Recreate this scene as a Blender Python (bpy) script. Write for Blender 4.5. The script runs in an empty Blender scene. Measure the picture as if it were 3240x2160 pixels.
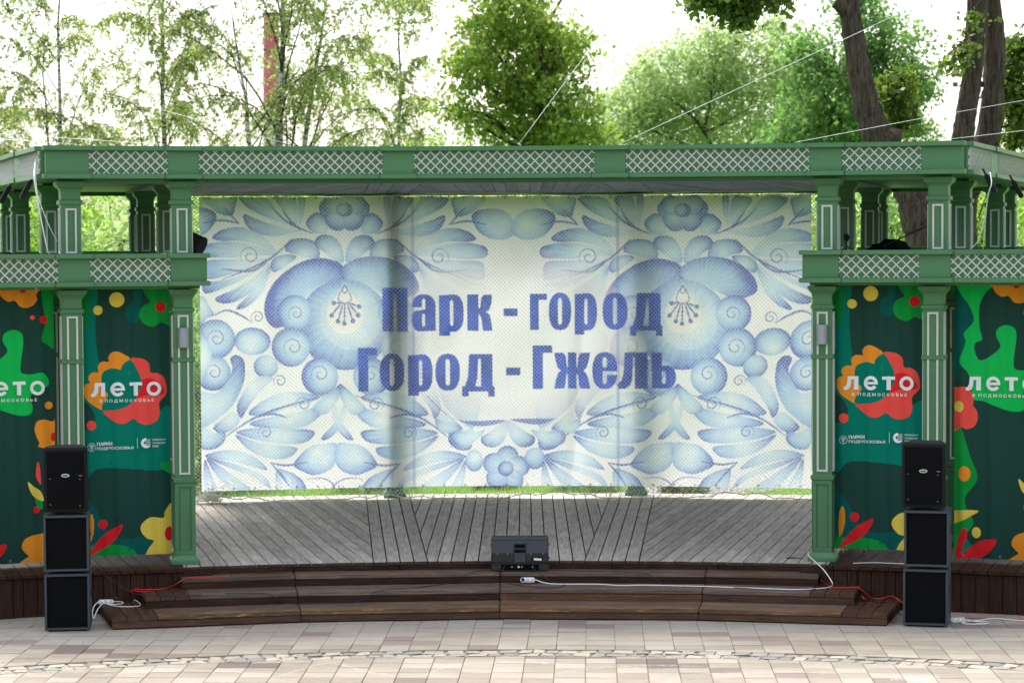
import bpy, bmesh, math, random
import numpy as np
from math import sin, cos, tan, radians, sqrt, pi, atan2
from mathutils import Vector, Matrix, Euler

random.seed(7); RNG = np.random.default_rng(11)
SC = bpy.context.scene; COL = SC.collection

# ------------------------------------------------------------------ camera
cd = bpy.data.cameras.new('camera'); cam = bpy.data.objects.new('camera', cd); COL.objects.link(cam)
cd.sensor_width = 36; cd.lens = 85.0; cd.clip_end = 2000; cd.clip_start = .5
cd.dof.use_dof = True; cd.dof.focus_distance = 26.0; cd.dof.aperture_fstop = 3.2
_p, _r = radians(2.36), radians(.29)
_d = Vector((0, cos(_p), -sin(_p))); _x = Vector((1, 0, 0)); _u = _x.cross(_d)
_x2 = _x * cos(_r) - _u * sin(_r); _u2 = _u * cos(_r) + _x * sin(_r)
cam.matrix_world = Matrix(((_x2.x, _u2.x, -_d.x, .1), (_x2.y, _u2.y, -_d.y, 0), (_x2.z, _u2.z, -_d.z, 3.83), (0, 0, 0, 1)))
SC.camera = cam

# ------------------------------------------------------------------ light
SUN_EL, SUN_AZ = radians(60), radians(-22)         # azimuth from +Y (behind the stage) towards -X
sd = Vector((sin(SUN_AZ) * cos(SUN_EL), cos(SUN_AZ) * cos(SUN_EL), sin(SUN_EL)))
W = bpy.data.worlds.new('World'); SC.world = W; W.use_nodes = True
nt = W.node_tree; nt.nodes.clear()
sky = nt.nodes.new('ShaderNodeTexSky'); sky.sky_type = 'NISHITA'; sky.sun_disc = False
sky.sun_elevation = SUN_EL; sky.sun_rotation = atan2(sd.x, sd.y); sky.air_density = 1.2; sky.dust_density = 4.0; sky.ozone_density = 1.0
hs = nt.nodes.new('ShaderNodeHueSaturation'); hs.inputs['Saturation'].default_value = .42
bg = nt.nodes.new('ShaderNodeBackground'); bg.inputs['Strength'].default_value = .15
wo = nt.nodes.new('ShaderNodeOutputWorld')
nt.links.new(sky.outputs[0], hs.inputs['Color']); nt.links.new(hs.outputs[0], bg.inputs[0]); nt.links.new(bg.outputs[0], wo.inputs[0])
sl = bpy.data.lights.new('sun', 'SUN'); sl.energy = 1.3; sl.angle = radians(18); sl.color = (1, .95, .86)
so = bpy.data.objects.new('sun', sl); COL.objects.link(so); so.rotation_euler = sd.to_track_quat('Z', 'Y').to_euler(); so.location = (0, 0, 40)
SC.view_settings.view_transform = 'Standard'; SC.view_settings.look = 'None'; SC.view_settings.gamma = 1
SC.view_settings.use_curve_mapping = False; SC.view_settings.exposure = 1.6
SC.cycles.use_denoising = True; SC.cycles.max_bounces = 8; SC.cycles.transparent_max_bounces = 8
SC.cycles.sample_clamp_indirect = 6

# ------------------------------------------------------------------ helpers
WM = {}
def wm(o): return WM[o.name] if o is not None else Matrix.Identity(4)
def TR(x, y, z, rz=0., rx=0.): return Matrix.Translation((x, y, z)) @ Matrix.Rotation(rz, 4, 'Z') @ Matrix.Rotation(rx, 4, 'X')
def reg(o, M, parent=None):
    COL.objects.link(o); WM[o.name] = M.copy()
    if parent is not None:
        o.parent = parent; o.matrix_local = wm(parent).inverted() @ M
    else:
        o.matrix_world = M
    return o
def tag(o, label=None, cat=None, group=None, kind=None):
    if label: o['label'] = label
    if cat: o['category'] = cat
    if group: o['group'] = group
    if kind: o['kind'] = kind
    return o
def empty(name, M, label=None, cat=None, group=None):
    o = bpy.data.objects.new(name, None); o.empty_display_size = .1
    return tag(reg(o, M), label, cat, group)
def obj(name, me, M=None, parent=None, mats=None, kind=None):
    if isinstance(me, MB): me = me.mesh(name)
    if mats is not None and len(me.materials) == 0:
        for m in (mats if isinstance(mats, (list, tuple)) else [mats]): me.materials.append(m)
    o = bpy.data.objects.new(name, me)
    if kind: o['kind'] = kind
    return reg(o, M if M is not None else wm(parent), parent)
class MB:
    def __init__(s): s.v = []; s.f = []; s.m = []
    def add(s, vs, fs, mi=0):
        b = len(s.v); s.v += [tuple(p) for p in vs]
        for f in fs: s.f.append(tuple(b + i for i in f)); s.m.append(mi)
        return s
    def hexa(s, lo, hi, mi=0):      # lo, hi: 4 points each, same winding (ccw from above)
        return s.add(list(lo) + list(hi), [(3, 2, 1, 0), (4, 5, 6, 7), (0, 1, 5, 4), (1, 2, 6, 5), (2, 3, 7, 6), (3, 0, 4, 7)], mi)
    def box(s, x0, x1, y0, y1, z0, z1, mi=0, taper=0.):
        t = taper
        return s.hexa([(x0, y0, z0), (x1, y0, z0), (x1, y1, z0), (x0, y1, z0)], [(x0 + t, y0 + t, z1), (x1 - t, y0 + t, z1), (x1 - t, y1 - t, z1), (x0 + t, y1 - t, z1)], mi)
    def prism(s, poly, z0, z1, mi=0, side=None):
        n = len(poly); b = len(s.v)
        s.v += [(p[0], p[1], z0) for p in poly] + [(p[0], p[1], z1) for p in poly]
        s.f.append(tuple(b + i for i in reversed(range(n)))); s.m.append(mi)
        s.f.append(tuple(b + n + i for i in range(n))); s.m.append(mi)
        for i in range(n):
            j = (i + 1) % n; s.f.append((b + i, b + j, b + n + j, b + n + i)); s.m.append(mi if side is None else side[i] if isinstance(side, (list, tuple)) else side)
        return s
    def frame(s, x0, x1, z0, z1, w, y0, y1, mi=0):   # picture-frame ring in the xz plane
        for a in ((x0, x1, z0, z0 + w), (x0, x1, z1 - w, z1), (x0, x0 + w, z0 + w, z1 - w), (x1 - w, x1, z0 + w, z1 - w)): s.box(a[0], a[1], y0, y1, a[2], a[3], mi)
        return s
    def tube(s, pts, r, n=6, mi=0, cap=True):
        pts = [Vector(p) for p in pts]; rr = r if isinstance(r, (list, tuple)) else [r] * len(pts); b = len(s.v); prev = None
        for i, p in enumerate(pts):
            t = (pts[min(i + 1, len(pts) - 1)] - pts[max(i - 1, 0)]); t = t.normalized() if t.length > 1e-9 else Vector((0, 0, 1))
            a = prev - t * prev.dot(t) if prev is not None else t.orthogonal()
            if a.length < 1e-6: a = t.orthogonal()
            a.normalize(); prev = a; c = t.cross(a)
            for k in range(n): s.v.append(tuple(p + (a * cos(2 * pi * k / n) + c * sin(2 * pi * k / n)) * rr[i]))
        for i in range(len(pts) - 1):
            for k in range(n):
                q = (k + 1) % n; s.f.append((b + i * n + k, b + i * n + q, b + (i + 1) * n + q, b + (i + 1) * n + k)); s.m.append(mi)
        if cap:
            s.f.append(tuple(b + k for k in reversed(range(n)))); s.m.append(mi); e = b + (len(pts) - 1) * n
            s.f.append(tuple(e + k for k in range(n))); s.m.append(mi)
        return s
    def mesh(s, name, smooth=False):
        me = bpy.data.meshes.new(name); me.from_pydata(s.v, [], s.f); me.update()
        if len(me.polygons): me.polygons.foreach_set('material_index', s.m)
        if smooth: me.polygons.foreach_set('use_smooth', [True] * len(me.polygons))
        return me
def bevel(me, w, seg=2, ang=30):
    bm = bmesh.new(); bm.from_mesh(me)
    es = [e for e in bm.edges if len(e.link_faces) == 2 and e.calc_face_angle(0) > radians(ang)]
    bmesh.ops.bevel(bm, geom=es, offset=w, segments=seg, affect='EDGES', clamp_overlap=True)
    bm.to_mesh(me); bm.free(); return me
def np_mesh(name, V, F, smooth=False):
    V = np.asarray(V, np.float32); F = np.asarray(F, np.int32); me = bpy.data.meshes.new(name); k = F.shape[1]
    me.vertices.add(len(V)); me.vertices.foreach_set('co', V.ravel()); me.loops.add(F.size); me.loops.foreach_set('vertex_index', F.ravel())
    me.polygons.add(len(F)); me.polygons.foreach_set('loop_start', np.arange(0, F.size, k, dtype=np.int32)); me.polygons.foreach_set('loop_total', np.full(len(F), k, np.int32))
    if smooth: me.polygons.foreach_set('use_smooth', np.ones(len(F), bool))
    me.update(); me.validate(); return me
def crom(pts, n=6, closed=False):
    P = [np.array(p, float) for p in pts]; N = len(P); out = []
    for i in range(N if closed else N - 1):
        if closed: a, b, c, d = P[i - 1], P[i], P[(i + 1) % N], P[(i + 2) % N]
        else: a, b, c, d = P[max(i - 1, 0)], P[i], P[i + 1], P[min(i + 2, N - 1)]
        for k in range(n):
            t = k / n; out.append(.5 * (2 * b + (c - a) * t + (2 * a - 5 * b + 4 * c - d) * t * t + (3 * b - a - 3 * c + d) * t ** 3))
    if not closed: out.append(P[-1])
    return out
def clip(poly, p, n):               # keep the side where (q-p).n >= 0
    out = []; N = len(poly)
    for i in range(N):
        a, b = poly[i], poly[(i + 1) % N]; da = (a[0] - p[0]) * n[0] + (a[1] - p[1]) * n[1]; db = (b[0] - p[0]) * n[0] + (b[1] - p[1]) * n[1]
        if da >= 0: out.append(a)
        if da * db < 0: t = da / (da - db); out.append((a[0] + (b[0] - a[0]) * t, a[1] + (b[1] - a[1]) * t))
    return out
def area(p): return .5 * sum(p[i][0] * p[(i + 1) % len(p)][1] - p[(i + 1) % len(p)][0] * p[i][1] for i in range(len(p))) if len(p) > 2 else 0
OX, OY = -.05, 11.0
TH0 = .3
def P(R, th, t0=None):
    a = radians(th + (TH0 if t0 is None else t0)); return (OX + R * sin(a), OY + R * cos(a))
def PZ(R, th, z, t0=None): return P(R, th, t0) + (z,)
def RM(R, th, z=0.): p = P(R, th); return TR(p[0], p[1], z, -radians(th + TH0))   # local x tangent, y outward (away from the viewer)
def radial(mb, R0, R1, a, b, z0, z1, mi=0, t0=None):
    q = [P(R0, a, t0), P(R0, b, t0), P(R1, b, t0), P(R1, a, t0)]
    return mb.hexa([p + (z0,) for p in q], [p + (z1,) for p in q], mi)

# ------------------------------------------------------------------ materials
def srgb(r, g, b): return tuple(((c / 255) / 12.92 if c <= 10 else (((c / 255) + .055) / 1.055) ** 2.4) for c in (r, g, b)) + (1,)
class NB:
    def __init__(s, name):
        s.m = bpy.data.materials.new(name); s.m.use_nodes = True; s.t = s.m.node_tree; s.t.nodes.clear()
        s.out = s.n('ShaderNodeOutputMaterial')
    def n(s, ty, **kw):
        x = s.t.nodes.new(ty)
        for k, v in kw.items(): setattr(x, k, v)
        return x
    def set(s, node, key, v):
        if hasattr(v, 'is_output'): s.t.links.new(v, node.inputs[key])
        else: node.inputs[key].default_value = v
    def coord(s, kind='Object', scale=(1, 1, 1)):
        c = s.n('ShaderNodeTexCoord'); mp = s.n('ShaderNodeMapping'); s.t.links.new(c.outputs[kind], mp.inputs[0]); mp.inputs['Scale'].default_value = scale
        return mp.outputs[0]
    def rnd(s): return s.n('ShaderNodeObjectInfo').outputs['Random']
    def noise(s, vec, scale, detail=4, rough=.6, dist=0.):
        x = s.n('ShaderNodeTexNoise'); s.set(x, 'Vector', vec); x.inputs['Scale'].default_value = scale; x.inputs['Detail'].default_value = detail
        x.inputs['Roughness'].default_value = rough; x.inputs['Distortion'].default_value = dist; return x.outputs['Fac']
    def ramp(s, fac, stops):
        r = s.n('ShaderNodeValToRGB'); s.set(r, 'Fac', fac); e = r.color_ramp.elements
        while len(e) < len(stops): e.new(.5)
        for i, (p, c) in enumerate(stops): e[i].position = p; e[i].color = c if len(c) == 4 else tuple(c) + (1,)
        return r.outputs[0]
    def math(s, op, a, b=0., c=None):
        x = s.n('ShaderNodeMath', operation=op); s.set(x, 0, a); s.set(x, 1, b)
        if c is not None: s.set(x, 2, c)
        return x.outputs[0]
    def mix(s, fac, a, b, mode='MIX'):
        x = s.n('ShaderNodeMix', data_type='RGBA', blend_type=mode); s.set(x, 0, fac); s.set(x, 6, a); s.set(x, 7, b); return x.outputs[2]
    def hsv(s, col, v=1., sat=1., h=.5):
        x = s.n('ShaderNodeHueSaturation'); s.set(x, 'Color', col); s.set(x, 'Value', v); s.set(x, 'Saturation', sat); s.set(x, 'Hue', h); return x.outputs[0]
    def bump(s, h, strength=.3, dist=.01):
        x = s.n('ShaderNodeBump'); s.set(x, 'Height', h); x.inputs['Strength'].default_value = strength; x.inputs['Distance'].default_value = dist; return x.outputs[0]
    def pbr(s, col, rough=.6, normal=None, metal=0., spec=.5):
        b = s.n('ShaderNodeBsdfPrincipled'); s.set(b, 'Base Color', col); s.set(b, 'Roughness', rough); b.inputs['Metallic'].default_value = metal; b.inputs['Specular IOR Level'].default_value = spec
        if normal is not None: s.set(b, 'Normal', normal)
        s.t.links.new(b.outputs[0], s.out.inputs[0]); return s.m
def simple(name, col, rough=.6, var=.12, nscale=20, bumps=.0, metal=0., spec=.5, rv=.0):
    b = NB(name); v = b.coord('Object'); f = b.noise(v, nscale)
    vv = b.math('MULTIPLY_ADD', f, var * 2, 1 - var)
    if rv: vv = b.math('ADD', vv, b.math('MULTIPLY_ADD', b.rnd(), rv, -rv / 2))
    c = b.hsv(col, vv); return b.pbr(c, rough, b.bump(f, bumps, .004) if bumps else None, metal, spec)
def wood(name, c0, c1, c2, rough=.7, worn=None, sc=1., wornamt=.66, crack=.3, spec=.4):
    b = NB(name); o = b.n('ShaderNodeTexCoord').outputs['Object']; r = b.rnd()
    ad = b.n('ShaderNodeVectorMath', operation='ADD'); b.set(ad, 0, o); cmb = b.n('ShaderNodeCombineXYZ'); b.set(cmb, 0, b.math('MULTIPLY', r, 37.)); b.set(cmb, 2, b.math('MULTIPLY', r, 11.)); b.set(ad, 1, cmb.outputs[0])
    def mp(s): x = b.n('ShaderNodeMapping'); b.set(x, 'Vector', ad.outputs[0]); x.inputs['Scale'].default_value = s; return x.outputs[0]
    g = b.noise(mp((1.2 * sc, 26 * sc, 26 * sc)), 2.2, 7, .65, .6); pz = b.noise(mp((.9, 2.4, 2.4)), 2.2, 5, .62)
    col = b.ramp(g, [(.28, c0), (.5, c1), (.74, c2)])
    col = b.hsv(col, b.math('MULTIPLY_ADD', pz, .9, .55)); col = b.hsv(col, b.math('MULTIPLY_ADD', r, .36, .82))
    fine = b.noise(mp((5, 160, 160)), 1.5, 3, .6)
    h = b.math('ADD', b.math('MULTIPLY', g, .7), b.math('MULTIPLY', fine, .3))
    if crack:
        k = b.noise(mp((16, 5, 5)), 3.0, 4, .7, 1.5); kk = b.ramp(k, [(.60, (0, 0, 0)), (.66, (1, 1, 1))]); col = b.mix(b.math('MULTIPLY', kk, crack), col, tuple(.45 * c for c in c0[:3]) + (1,))
    if worn:
        w = b.noise(mp((2.2, 14, 14)), 2.6, 5, .7); ww = b.ramp(w, [(wornamt, (0, 0, 0)), (wornamt + .06, (1, 1, 1))]); col = b.mix(b.math('MULTIPLY', ww, .8), col, worn)
    return b.pbr(col, rough, b.bump(h, .35, .006), spec=spec)
M_deck = wood('weathered_wood', srgb(132, 119, 108), srgb(174, 163, 153), srgb(204, 199, 194), .75, crack=.45)
M_deckedge = wood('stained_wood_end', srgb(40, 26, 18), srgb(62, 42, 30), srgb(84, 60, 44), .6)
M_dark = wood('dark_stained_wood', srgb(42, 26, 18), srgb(70, 45, 31), srgb(102, 72, 52), .5, worn=srgb(150, 112, 68), wornamt=.70)
M_dark2 = wood('dark_stained_board', srgb(32, 19, 13), srgb(52, 33, 23), srgb(76, 51, 36), .68, worn=srgb(120, 80, 45), wornamt=.74, spec=.18)
M_amber = wood('worn_amber_board', srgb(56, 35, 21), srgb(84, 54, 31), srgb(112, 78, 48), .5, worn=srgb(170, 128, 70), wornamt=.62)
M_tread = wood('worn_tread_wood', srgb(62, 47, 40), srgb(100, 82, 72), srgb(138, 121, 109), .5, worn=srgb(158, 124, 82), wornamt=.66)
M_nose = wood('worn_nosing_wood', srgb(58, 40, 28), srgb(98, 71, 50), srgb(142, 112, 78), .5, worn=srgb(176, 140, 88), wornamt=.58)
M_ceil = wood('grey_ceiling_wood', srgb(92, 96, 104), srgb(124, 128, 137), srgb(150, 155, 164), .7, crack=.1)
def paint(name, col):
    b = NB(name); v = b.coord('Object'); f = b.noise(v, 3.0, 5); st = b.noise(v, 240, 2, .5)
    sk = b.noise(b.coord('Object', (9, 9, .7)), 3.0, 5, .7); dirt = b.ramp(sk, [(.56, (1, 1, 1)), (.74, (.62, .60, .55))])
    c = b.hsv(col, b.math('MULTIPLY_ADD', f, .34, .83)); c = b.mix(.55, c, b.mix(1., c, dirt, 'MULTIPLY')); c = b.hsv(c, b.math('MULTIPLY_ADD', b.rnd(), .07, .965))
    return b.pbr(c, .42, b.bump(st, .12, .002), spec=.45)
M_green = paint('green_paint', (.060, .180, .078, 1))
M_lat = simple('pale_grey_paint', (.54, .55, .52, 1), .5, .08, 30, rv=.08)
M_black = simple('black_grille_cloth', (.0045, .0047, .0055, 1), .95, .3, 60, spec=.1)
M_cab = simple('black_cabinet', (.007, .007, .008, 1), .8, .3, 90, .3, spec=.3)
M_subcab = simple('charcoal_blue_cabinet', (.035, .046, .062, 1), .5, .2, 120, .2)
M_plastic = simple('black_plastic', (.016, .018, .022, 1), .36, .15, 200, .15)
M_steel = simple('grey_metal', (.30, .33, .37, 1), .42, .05, 60, metal=.3)
M_white = simple('white_plastic', (.78, .78, .77, 1), .4, .03)
M_red = simple('red_cable', (.62, .018, .022, 1), .4, .05)
M_blk = simple('black_rubber', (.012, .012, .013, 1), .5, .1)
M_gap = simple('dark_gap', (.012, .010, .009, 1), .95, .2)
M_cover = simple('black_cloth_cover', (.006, .006, .007, 1), .9, .3, 8, .2, spec=.1)
def flat(name, col, rough=.8):
    b = NB(name); v = b.coord('Object'); w = b.noise(v, 500, 2); f = b.noise(v, 5, 4)
    c = b.hsv(col, b.math('MULTIPLY_ADD', f, .18, .91)); return b.pbr(c, rough, b.bump(w, .1, .001), spec=.12)
# ------------------------------------------------------------------ ground
def sheet(name, x0, x1, y0, y1, z, mat):
    o = obj(name, MB().add([(x0, y0, z), (x1, y0, z), (x1, y1, z), (x0, y1, z)], [(0, 1, 2, 3)]), TR(0, 0, 0), None, mat, kind='structure'); return o
b = NB('lawn_grass'); v = b.coord('Object'); f = b.noise(v, .5, 5); g = b.noise(v, 14, 6, .7)
M_lawn = b.pbr(b.hsv(b.ramp(f, [(.35, (.070, .165, .018)), (.6, (.115, .235, .030)), (.75, (.15, .27, .045))]), b.math('MULTIPLY_ADD', g, 1.1, .45)), .8, b.bump(g, .8, .05), spec=.2)
sheet('lawn', -500, 500, -80, 900, -.035, M_lawn)
M_path = simple('path_concrete', (.20, .195, .19, 1), .85, .12, 2)
obj('path', MB().add([(1.1, 36.2, -.03), (2.9, 35.6, -.03), (9.0, 44, -.03), (6.8, 45, -.03)], [(0, 1, 2, 3)]), TR(0, 0, 0), None, M_path, kind='structure')
b = NB('paver_concrete'); v = b.coord('Object'); sp = b.noise(v, 260, 2, .5); bl = b.noise(v, 3.5, 5, .6); r = b.rnd()
gc = b.n('ShaderNodeTexCoord').outputs['Object']
c = b.ramp(r, [(0, srgb(130, 122, 111)), (.5, srgb(142, 134, 122)), (1, srgb(154, 146, 136))])
c = b.hsv(c, b.math('MULTIPLY_ADD', sp, .55, .72)); c = b.hsv(c, b.math('MULTIPLY_ADD', bl, .34, .83))
pos = b.n('ShaderNodeNewGeometry').outputs['Position']; stn = b.noise(pos, .9, 6, .65, .6); c = b.mix(b.ramp(stn, [(.42, (0, 0, 0)), (.72, (.55, .55, .55))]), c, b.hsv(c, .66, 1.15)); M_pav = b.pbr(c, .85, b.bump(sp, .35, .003), spec=.25)
b = NB('dark_paver_concrete'); v = b.coord('Object'); sp = b.noise(v, 240, 2, .6); r = b.rnd()
c = b.ramp(r, [(0, srgb(94, 83, 80)), (.5, srgb(109, 98, 93)), (1, srgb(128, 116, 109))])
c = b.hsv(c, b.math('MULTIPLY_ADD', sp, 1.1, .45)); M_pavd = b.pbr(c, .85, b.bump(sp, .35, .003), spec=.25)
b = NB('joint_sand'); v = b.coord('Object'); f = b.noise(v, 60, 4)
M_sand = b.pbr(b.ramp(f, [(.3, srgb(104, 92, 76)), (.7, srgb(142, 129, 109))]), .95, b.bump(f, .5, .004), spec=.1)
b = NB('rough_granite'); v = b.coord('Object'); f = b.noise(v, 24, 5, .7); g = b.noise(v, 150, 3); r = b.rnd()
c = b.ramp(b.math('ADD', b.math('MULTIPLY', f, .6), b.math('MULTIPLY', r, .4)), [(.25, srgb(112, 111, 106)), (.5, srgb(140, 137, 130)), (.65, srgb(156, 148, 134)), (.8, srgb(166, 163, 155))])
M_sett = b.pbr(b.hsv(c, b.math('MULTIPLY_ADD', g, .5, .75)), .85, b.bump(f, .6, .01), spec=.25)
plaza = tag(sheet('plaza', -14, 14, 9, 27, -.016, M_sand), kind='structure')
PA = radians(1.9); pu = (cos(PA), -sin(PA)); pv = (sin(PA), cos(PA)); PW, PD = .2785, .248; U0 = .896 + 23.7 * sin(-PA) * 0
def paver_mesh(name, poly, mats, mi):
    mb = MB(); n = len(poly); cx = sum(p[0] for p in poly) / n; cy = sum(p[1] for p in poly) / n
    def sh(k): return [(p[0] - (k if p[0] > cx else -k), p[1] - (k if p[1] > cy else -k)) for p in poly]
    b0 = [(p[0], p[1], -.05) for p in poly]; b1 = [(p[0], p[1], -.005) for p in poly]; b2 = [(p[0], p[1], 0.) for p in sh(.004)]
    mb.v = b0 + b1 + b2
    for L in (0, n):
        for i in range(n): j = (i + 1) % n; mb.f.append((L + i, L + j, L + n + j, L + n + i)); mb.m.append(0)
    mb.f.append(tuple(2 * n + i for i in range(n))); mb.m.append(0)
    me = mb.mesh(name); me.materials.append(mats[mi]); return me
hw, hd = PW / 2 - .0022, PD / 2 - .0022
full = [paver_mesh('paver', [(-hw, -hd), (hw, -hd), (hw, hd), (-hw, hd)], (M_pav, M_pavd), i) for i in (0, 1)]
BC, BR = (-.049, 9.49), 12.94
pieces = []
for i in range(-40, 41):
    for j in range(-18, 16):
        u = i * PW + PW / 2 + .03; w = j * PD + 22.0
        cx = u * pu[0] + w * pv[0]; cy = u * pu[1] + w * pv[1]
        if (cx - OX) ** 2 + (cy - OY) ** 2 > 14.62 ** 2 and cy > 14: continue
        dark = ((i * 7 + j * 13 + (i * j) % 5) % 97 + random.random() * 40) < 27
        dist = sqrt((cx - BC[0]) ** 2 + (cy - BC[1]) ** 2) - BR
        if abs(dist) > .36: pieces.append((cx, cy, None, dark))
        else:
            a = atan2(cx - BC[0], cy - BC[1]); nrm = (sin(a), cos(a)); sq = []
            for s in (1, -1):
                off = (BC[0] + nrm[0] * (BR + s * .19), BC[1] + nrm[1] * (BR + s * .19))
                wq = [(cx + x * pu[0] + y * pv[0], cy + x * pu[1] + y * pv[1]) for x, y in ((-hw, -hd), (hw, -hd), (hw, hd), (-hw, hd))]
                q = clip(wq, off, (nrm[0] * s, nrm[1] * s))
                if len(q) > 2 and abs(area(q)) > .004: pieces.append((cx, cy, q, dark))
def inview(x, y): return abs(x - .1) < y * .2118 + .1 and 20.6 < y < 24.6 and not ((x + .1) ** 2 + (y - OY) ** 2 > 13.42 ** 2 and abs(x) < 3.9)
vis = sorted([p for p in pieces if inview(p[0], p[1])], key=lambda p: p[1]); rest = [p for p in pieces if not inview(p[0], p[1])] + vis[300:]
for cx, cy, q, dk in vis[:300]:
    tz = random.uniform(-.002, .002)
    M = TR(cx, cy, tz, -PA) @ Matrix.Rotation(random.gauss(0, .004), 4, 'X') @ Matrix.Rotation(random.gauss(0, .004), 4, 'Y')
    if q is None: obj('paver', full[int(dk)], M, plaza)
    else:
        inv = M.inverted(); lq = [tuple((inv @ Vector((p[0], p[1], 0)))[:2]) for p in q]
        obj('paver', paver_mesh('paver', lq, (M_pav, M_pavd), int(dk)), M, plaza)
sm = MB()
for cx, cy, q, dk in rest:
    wq = q or [(cx + x * pu[0] + y * pv[0], cy + x * pu[1] + y * pv[1]) for x, y in ((-hw, -hd), (hw, -hd), (hw, hd), (-hw, hd))]
    sm.prism(wq, -.05, random.uniform(-.003, .001), int(dk))
obj('distant_pavers', sm, TR(0, 0, 0), plaza, [M_pav, M_pavd], kind='stuff')
# granite setts: two uneven rows along the arc
def sett_mesh(w, d):
    bm = bmesh.new(); bmesh.ops.create_cube(bm, size=1); bmesh.ops.scale(bm, vec=(w, d, .09), verts=bm.verts); bmesh.ops.bevel(bm, geom=bm.edges[:], offset=.010, segments=2, affect='EDGES')
    for vv in bm.verts:
        vv.co.x += random.gauss(0, .008); vv.co.y += random.gauss(0, .008)
        if vv.co.z > 0: vv.co.z += random.gauss(0, .003)
    me = bpy.data.meshes.new('sett'); bm.to_mesh(me); bm.free(); me.materials.append(M_sett); return me
setts = [(w, sett_mesh(w, d)) for w, d in ((.13, .16), (.16, .155), (.11, .165), (.19, .15), (.145, .17), (.17, .16), (.12, .15))]
for row, RR in ((0, BR - .088), (1, BR + .088)):
    a = -radians(23.5) + row * .004
    while a < radians(23.5):
        w, me = random.choice(setts); a += (w / 2 + .008) / RR
        x, y = BC[0] + RR * sin(a), BC[1] + RR * cos(a)
        obj('sett', me, TR(x, y + random.gauss(0, .006), -.0485 + random.gauss(0, .002), -a + random.choice((0, pi)) + random.gauss(0, .04)), plaza); a += (w / 2 + .006) / RR

# ------------------------------------------------------------------ stage platform
stage = empty('stage_platform', TR(OX, 25.6, 0), 'weathered grey plank stage floor on a dark brown boarded wall under the green pavilion', 'stage')
DZ = .44
def plank(name, poly, phi, z0, z1, mat, parent, endmat=None, Rend=None, jit=.0015):
    """poly in world xy; phi is the absolute direction of the grain, clockwise from +Y"""
    if len(poly) < 3 or abs(area(poly)) < .002: return None
    if area(poly) < 0: poly = poly[::-1]
    cx = sum(p[0] for p in poly) / len(poly); cy = sum(p[1] for p in poly) / len(poly)
    M = TR(cx, cy, 0, pi / 2 - phi); inv = M.inverted(); lp = [tuple((inv @ Vector((p[0], p[1], 0)))[:2]) for p in poly]
    side = []
    for i in range(len(poly)):
        j = (i + 1) % len(poly); mx, my = (poly[i][0] + poly[j][0]) / 2 - OX, (poly[i][1] + poly[j][1]) / 2 - OY
        side.append(1 if (endmat and sqrt(mx * mx + my * my) < Rend) else 0)
    dz = random.uniform(-jit, jit)
    mb = MB().prism(lp, z0 + dz, z1 + dz, 0, side)
    return obj(name, mb, M, parent, [mat] + ([endmat] if endmat else []))
def strips(name, thdir, c0, c1, w, gap, Rf, Rb, cuts, z0, z1, mat, parent, endmat=None, jit=.0015):
    phi = radians(thdir + TH0); d = (sin(phi), cos(phi)); n = (cos(phi), -sin(phi)); k = c0
    while k < c1 - .02:
        a, e = k + gap / 2, min(k + w, c1) - gap / 2
        q = [(OX + n[0] * c + d[0] * t, OY + n[1] * c + d[1] * t) for c, t in ((a, sqrt(Rf * Rf - a * a)), (e, sqrt(Rf * Rf - e * e)), (e, sqrt(Rb * Rb - e * e)), (a, sqrt(Rb * Rb - a * a)))]
        for th, off, sg in cuts:
            ph = radians(th + TH0); nn = (cos(ph), -sin(ph)); q = clip(q, (OX + nn[0] * off, OY + nn[1] * off), (nn[0] * sg, nn[1] * sg))
            if len(q) < 3: break
        if len(q) > 2: plank(name, q, phi, z0, z1, mat, parent, endmat, Rf + .05, jit)
        k += w
HW = .29
def fan(name, w, gap, Rf, Rb, z0, z1, mat, parent, endmat=None, lim=13.35, jit=.0015):
    for s in (-1, 1):
        strips(name, s * 4.4, -HW, HW, w, gap, Rf, Rb, [], z0, z1, mat, parent, endmat, jit)
        cuts = [(s * 4.4, s * (HW + .006), s), (s * lim, 0, -s)]
        lo, hi = (-.15, 5.2) if s < 0 else (-5.2, .15)
        strips(name, s * 13.2, lo, hi, w, gap, Rf, Rb, cuts, z0, z1, mat, parent, endmat, jit)
    strips(name, 0, -1.6, 1.6, w, gap, Rf, Rb, [(-4.4, HW + .006, 1), (4.4, -HW - .006, -1)], z0, z1, mat, parent, endmat, jit)
fan('deck_plank', .1445, .014, 14.62, 21.48, DZ - .03, DZ, M_deck, stage, M_deckedge)
core = MB()
for k in range(-26, 26): radial(core, 14.67, 21.45, k, k + 1, 0, DZ - .032) if abs(k + .5) < 13.3 else radial(core, 14.58, 21.2, k, k + 1, 0, DZ - .034)
obj('substructure', core, TR(0, 0, 0), stage, M_gap)
for k in range(-3, 3): obj('rim_board', radial(MB(), 14.635, 14.665, k * 4.42, k * 4.42 + 4.38, .352, DZ - .031), TR(0, 0, 0), stage, M_dark2)
for k in range(-13, 13): obj('rear_rim_board', radial(MB(), 21.50, 21.54, k * 1.1, k * 1.1 + 1.08, .2, DZ - .003), TR(0, 0, 0), stage, M_deck)
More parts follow.
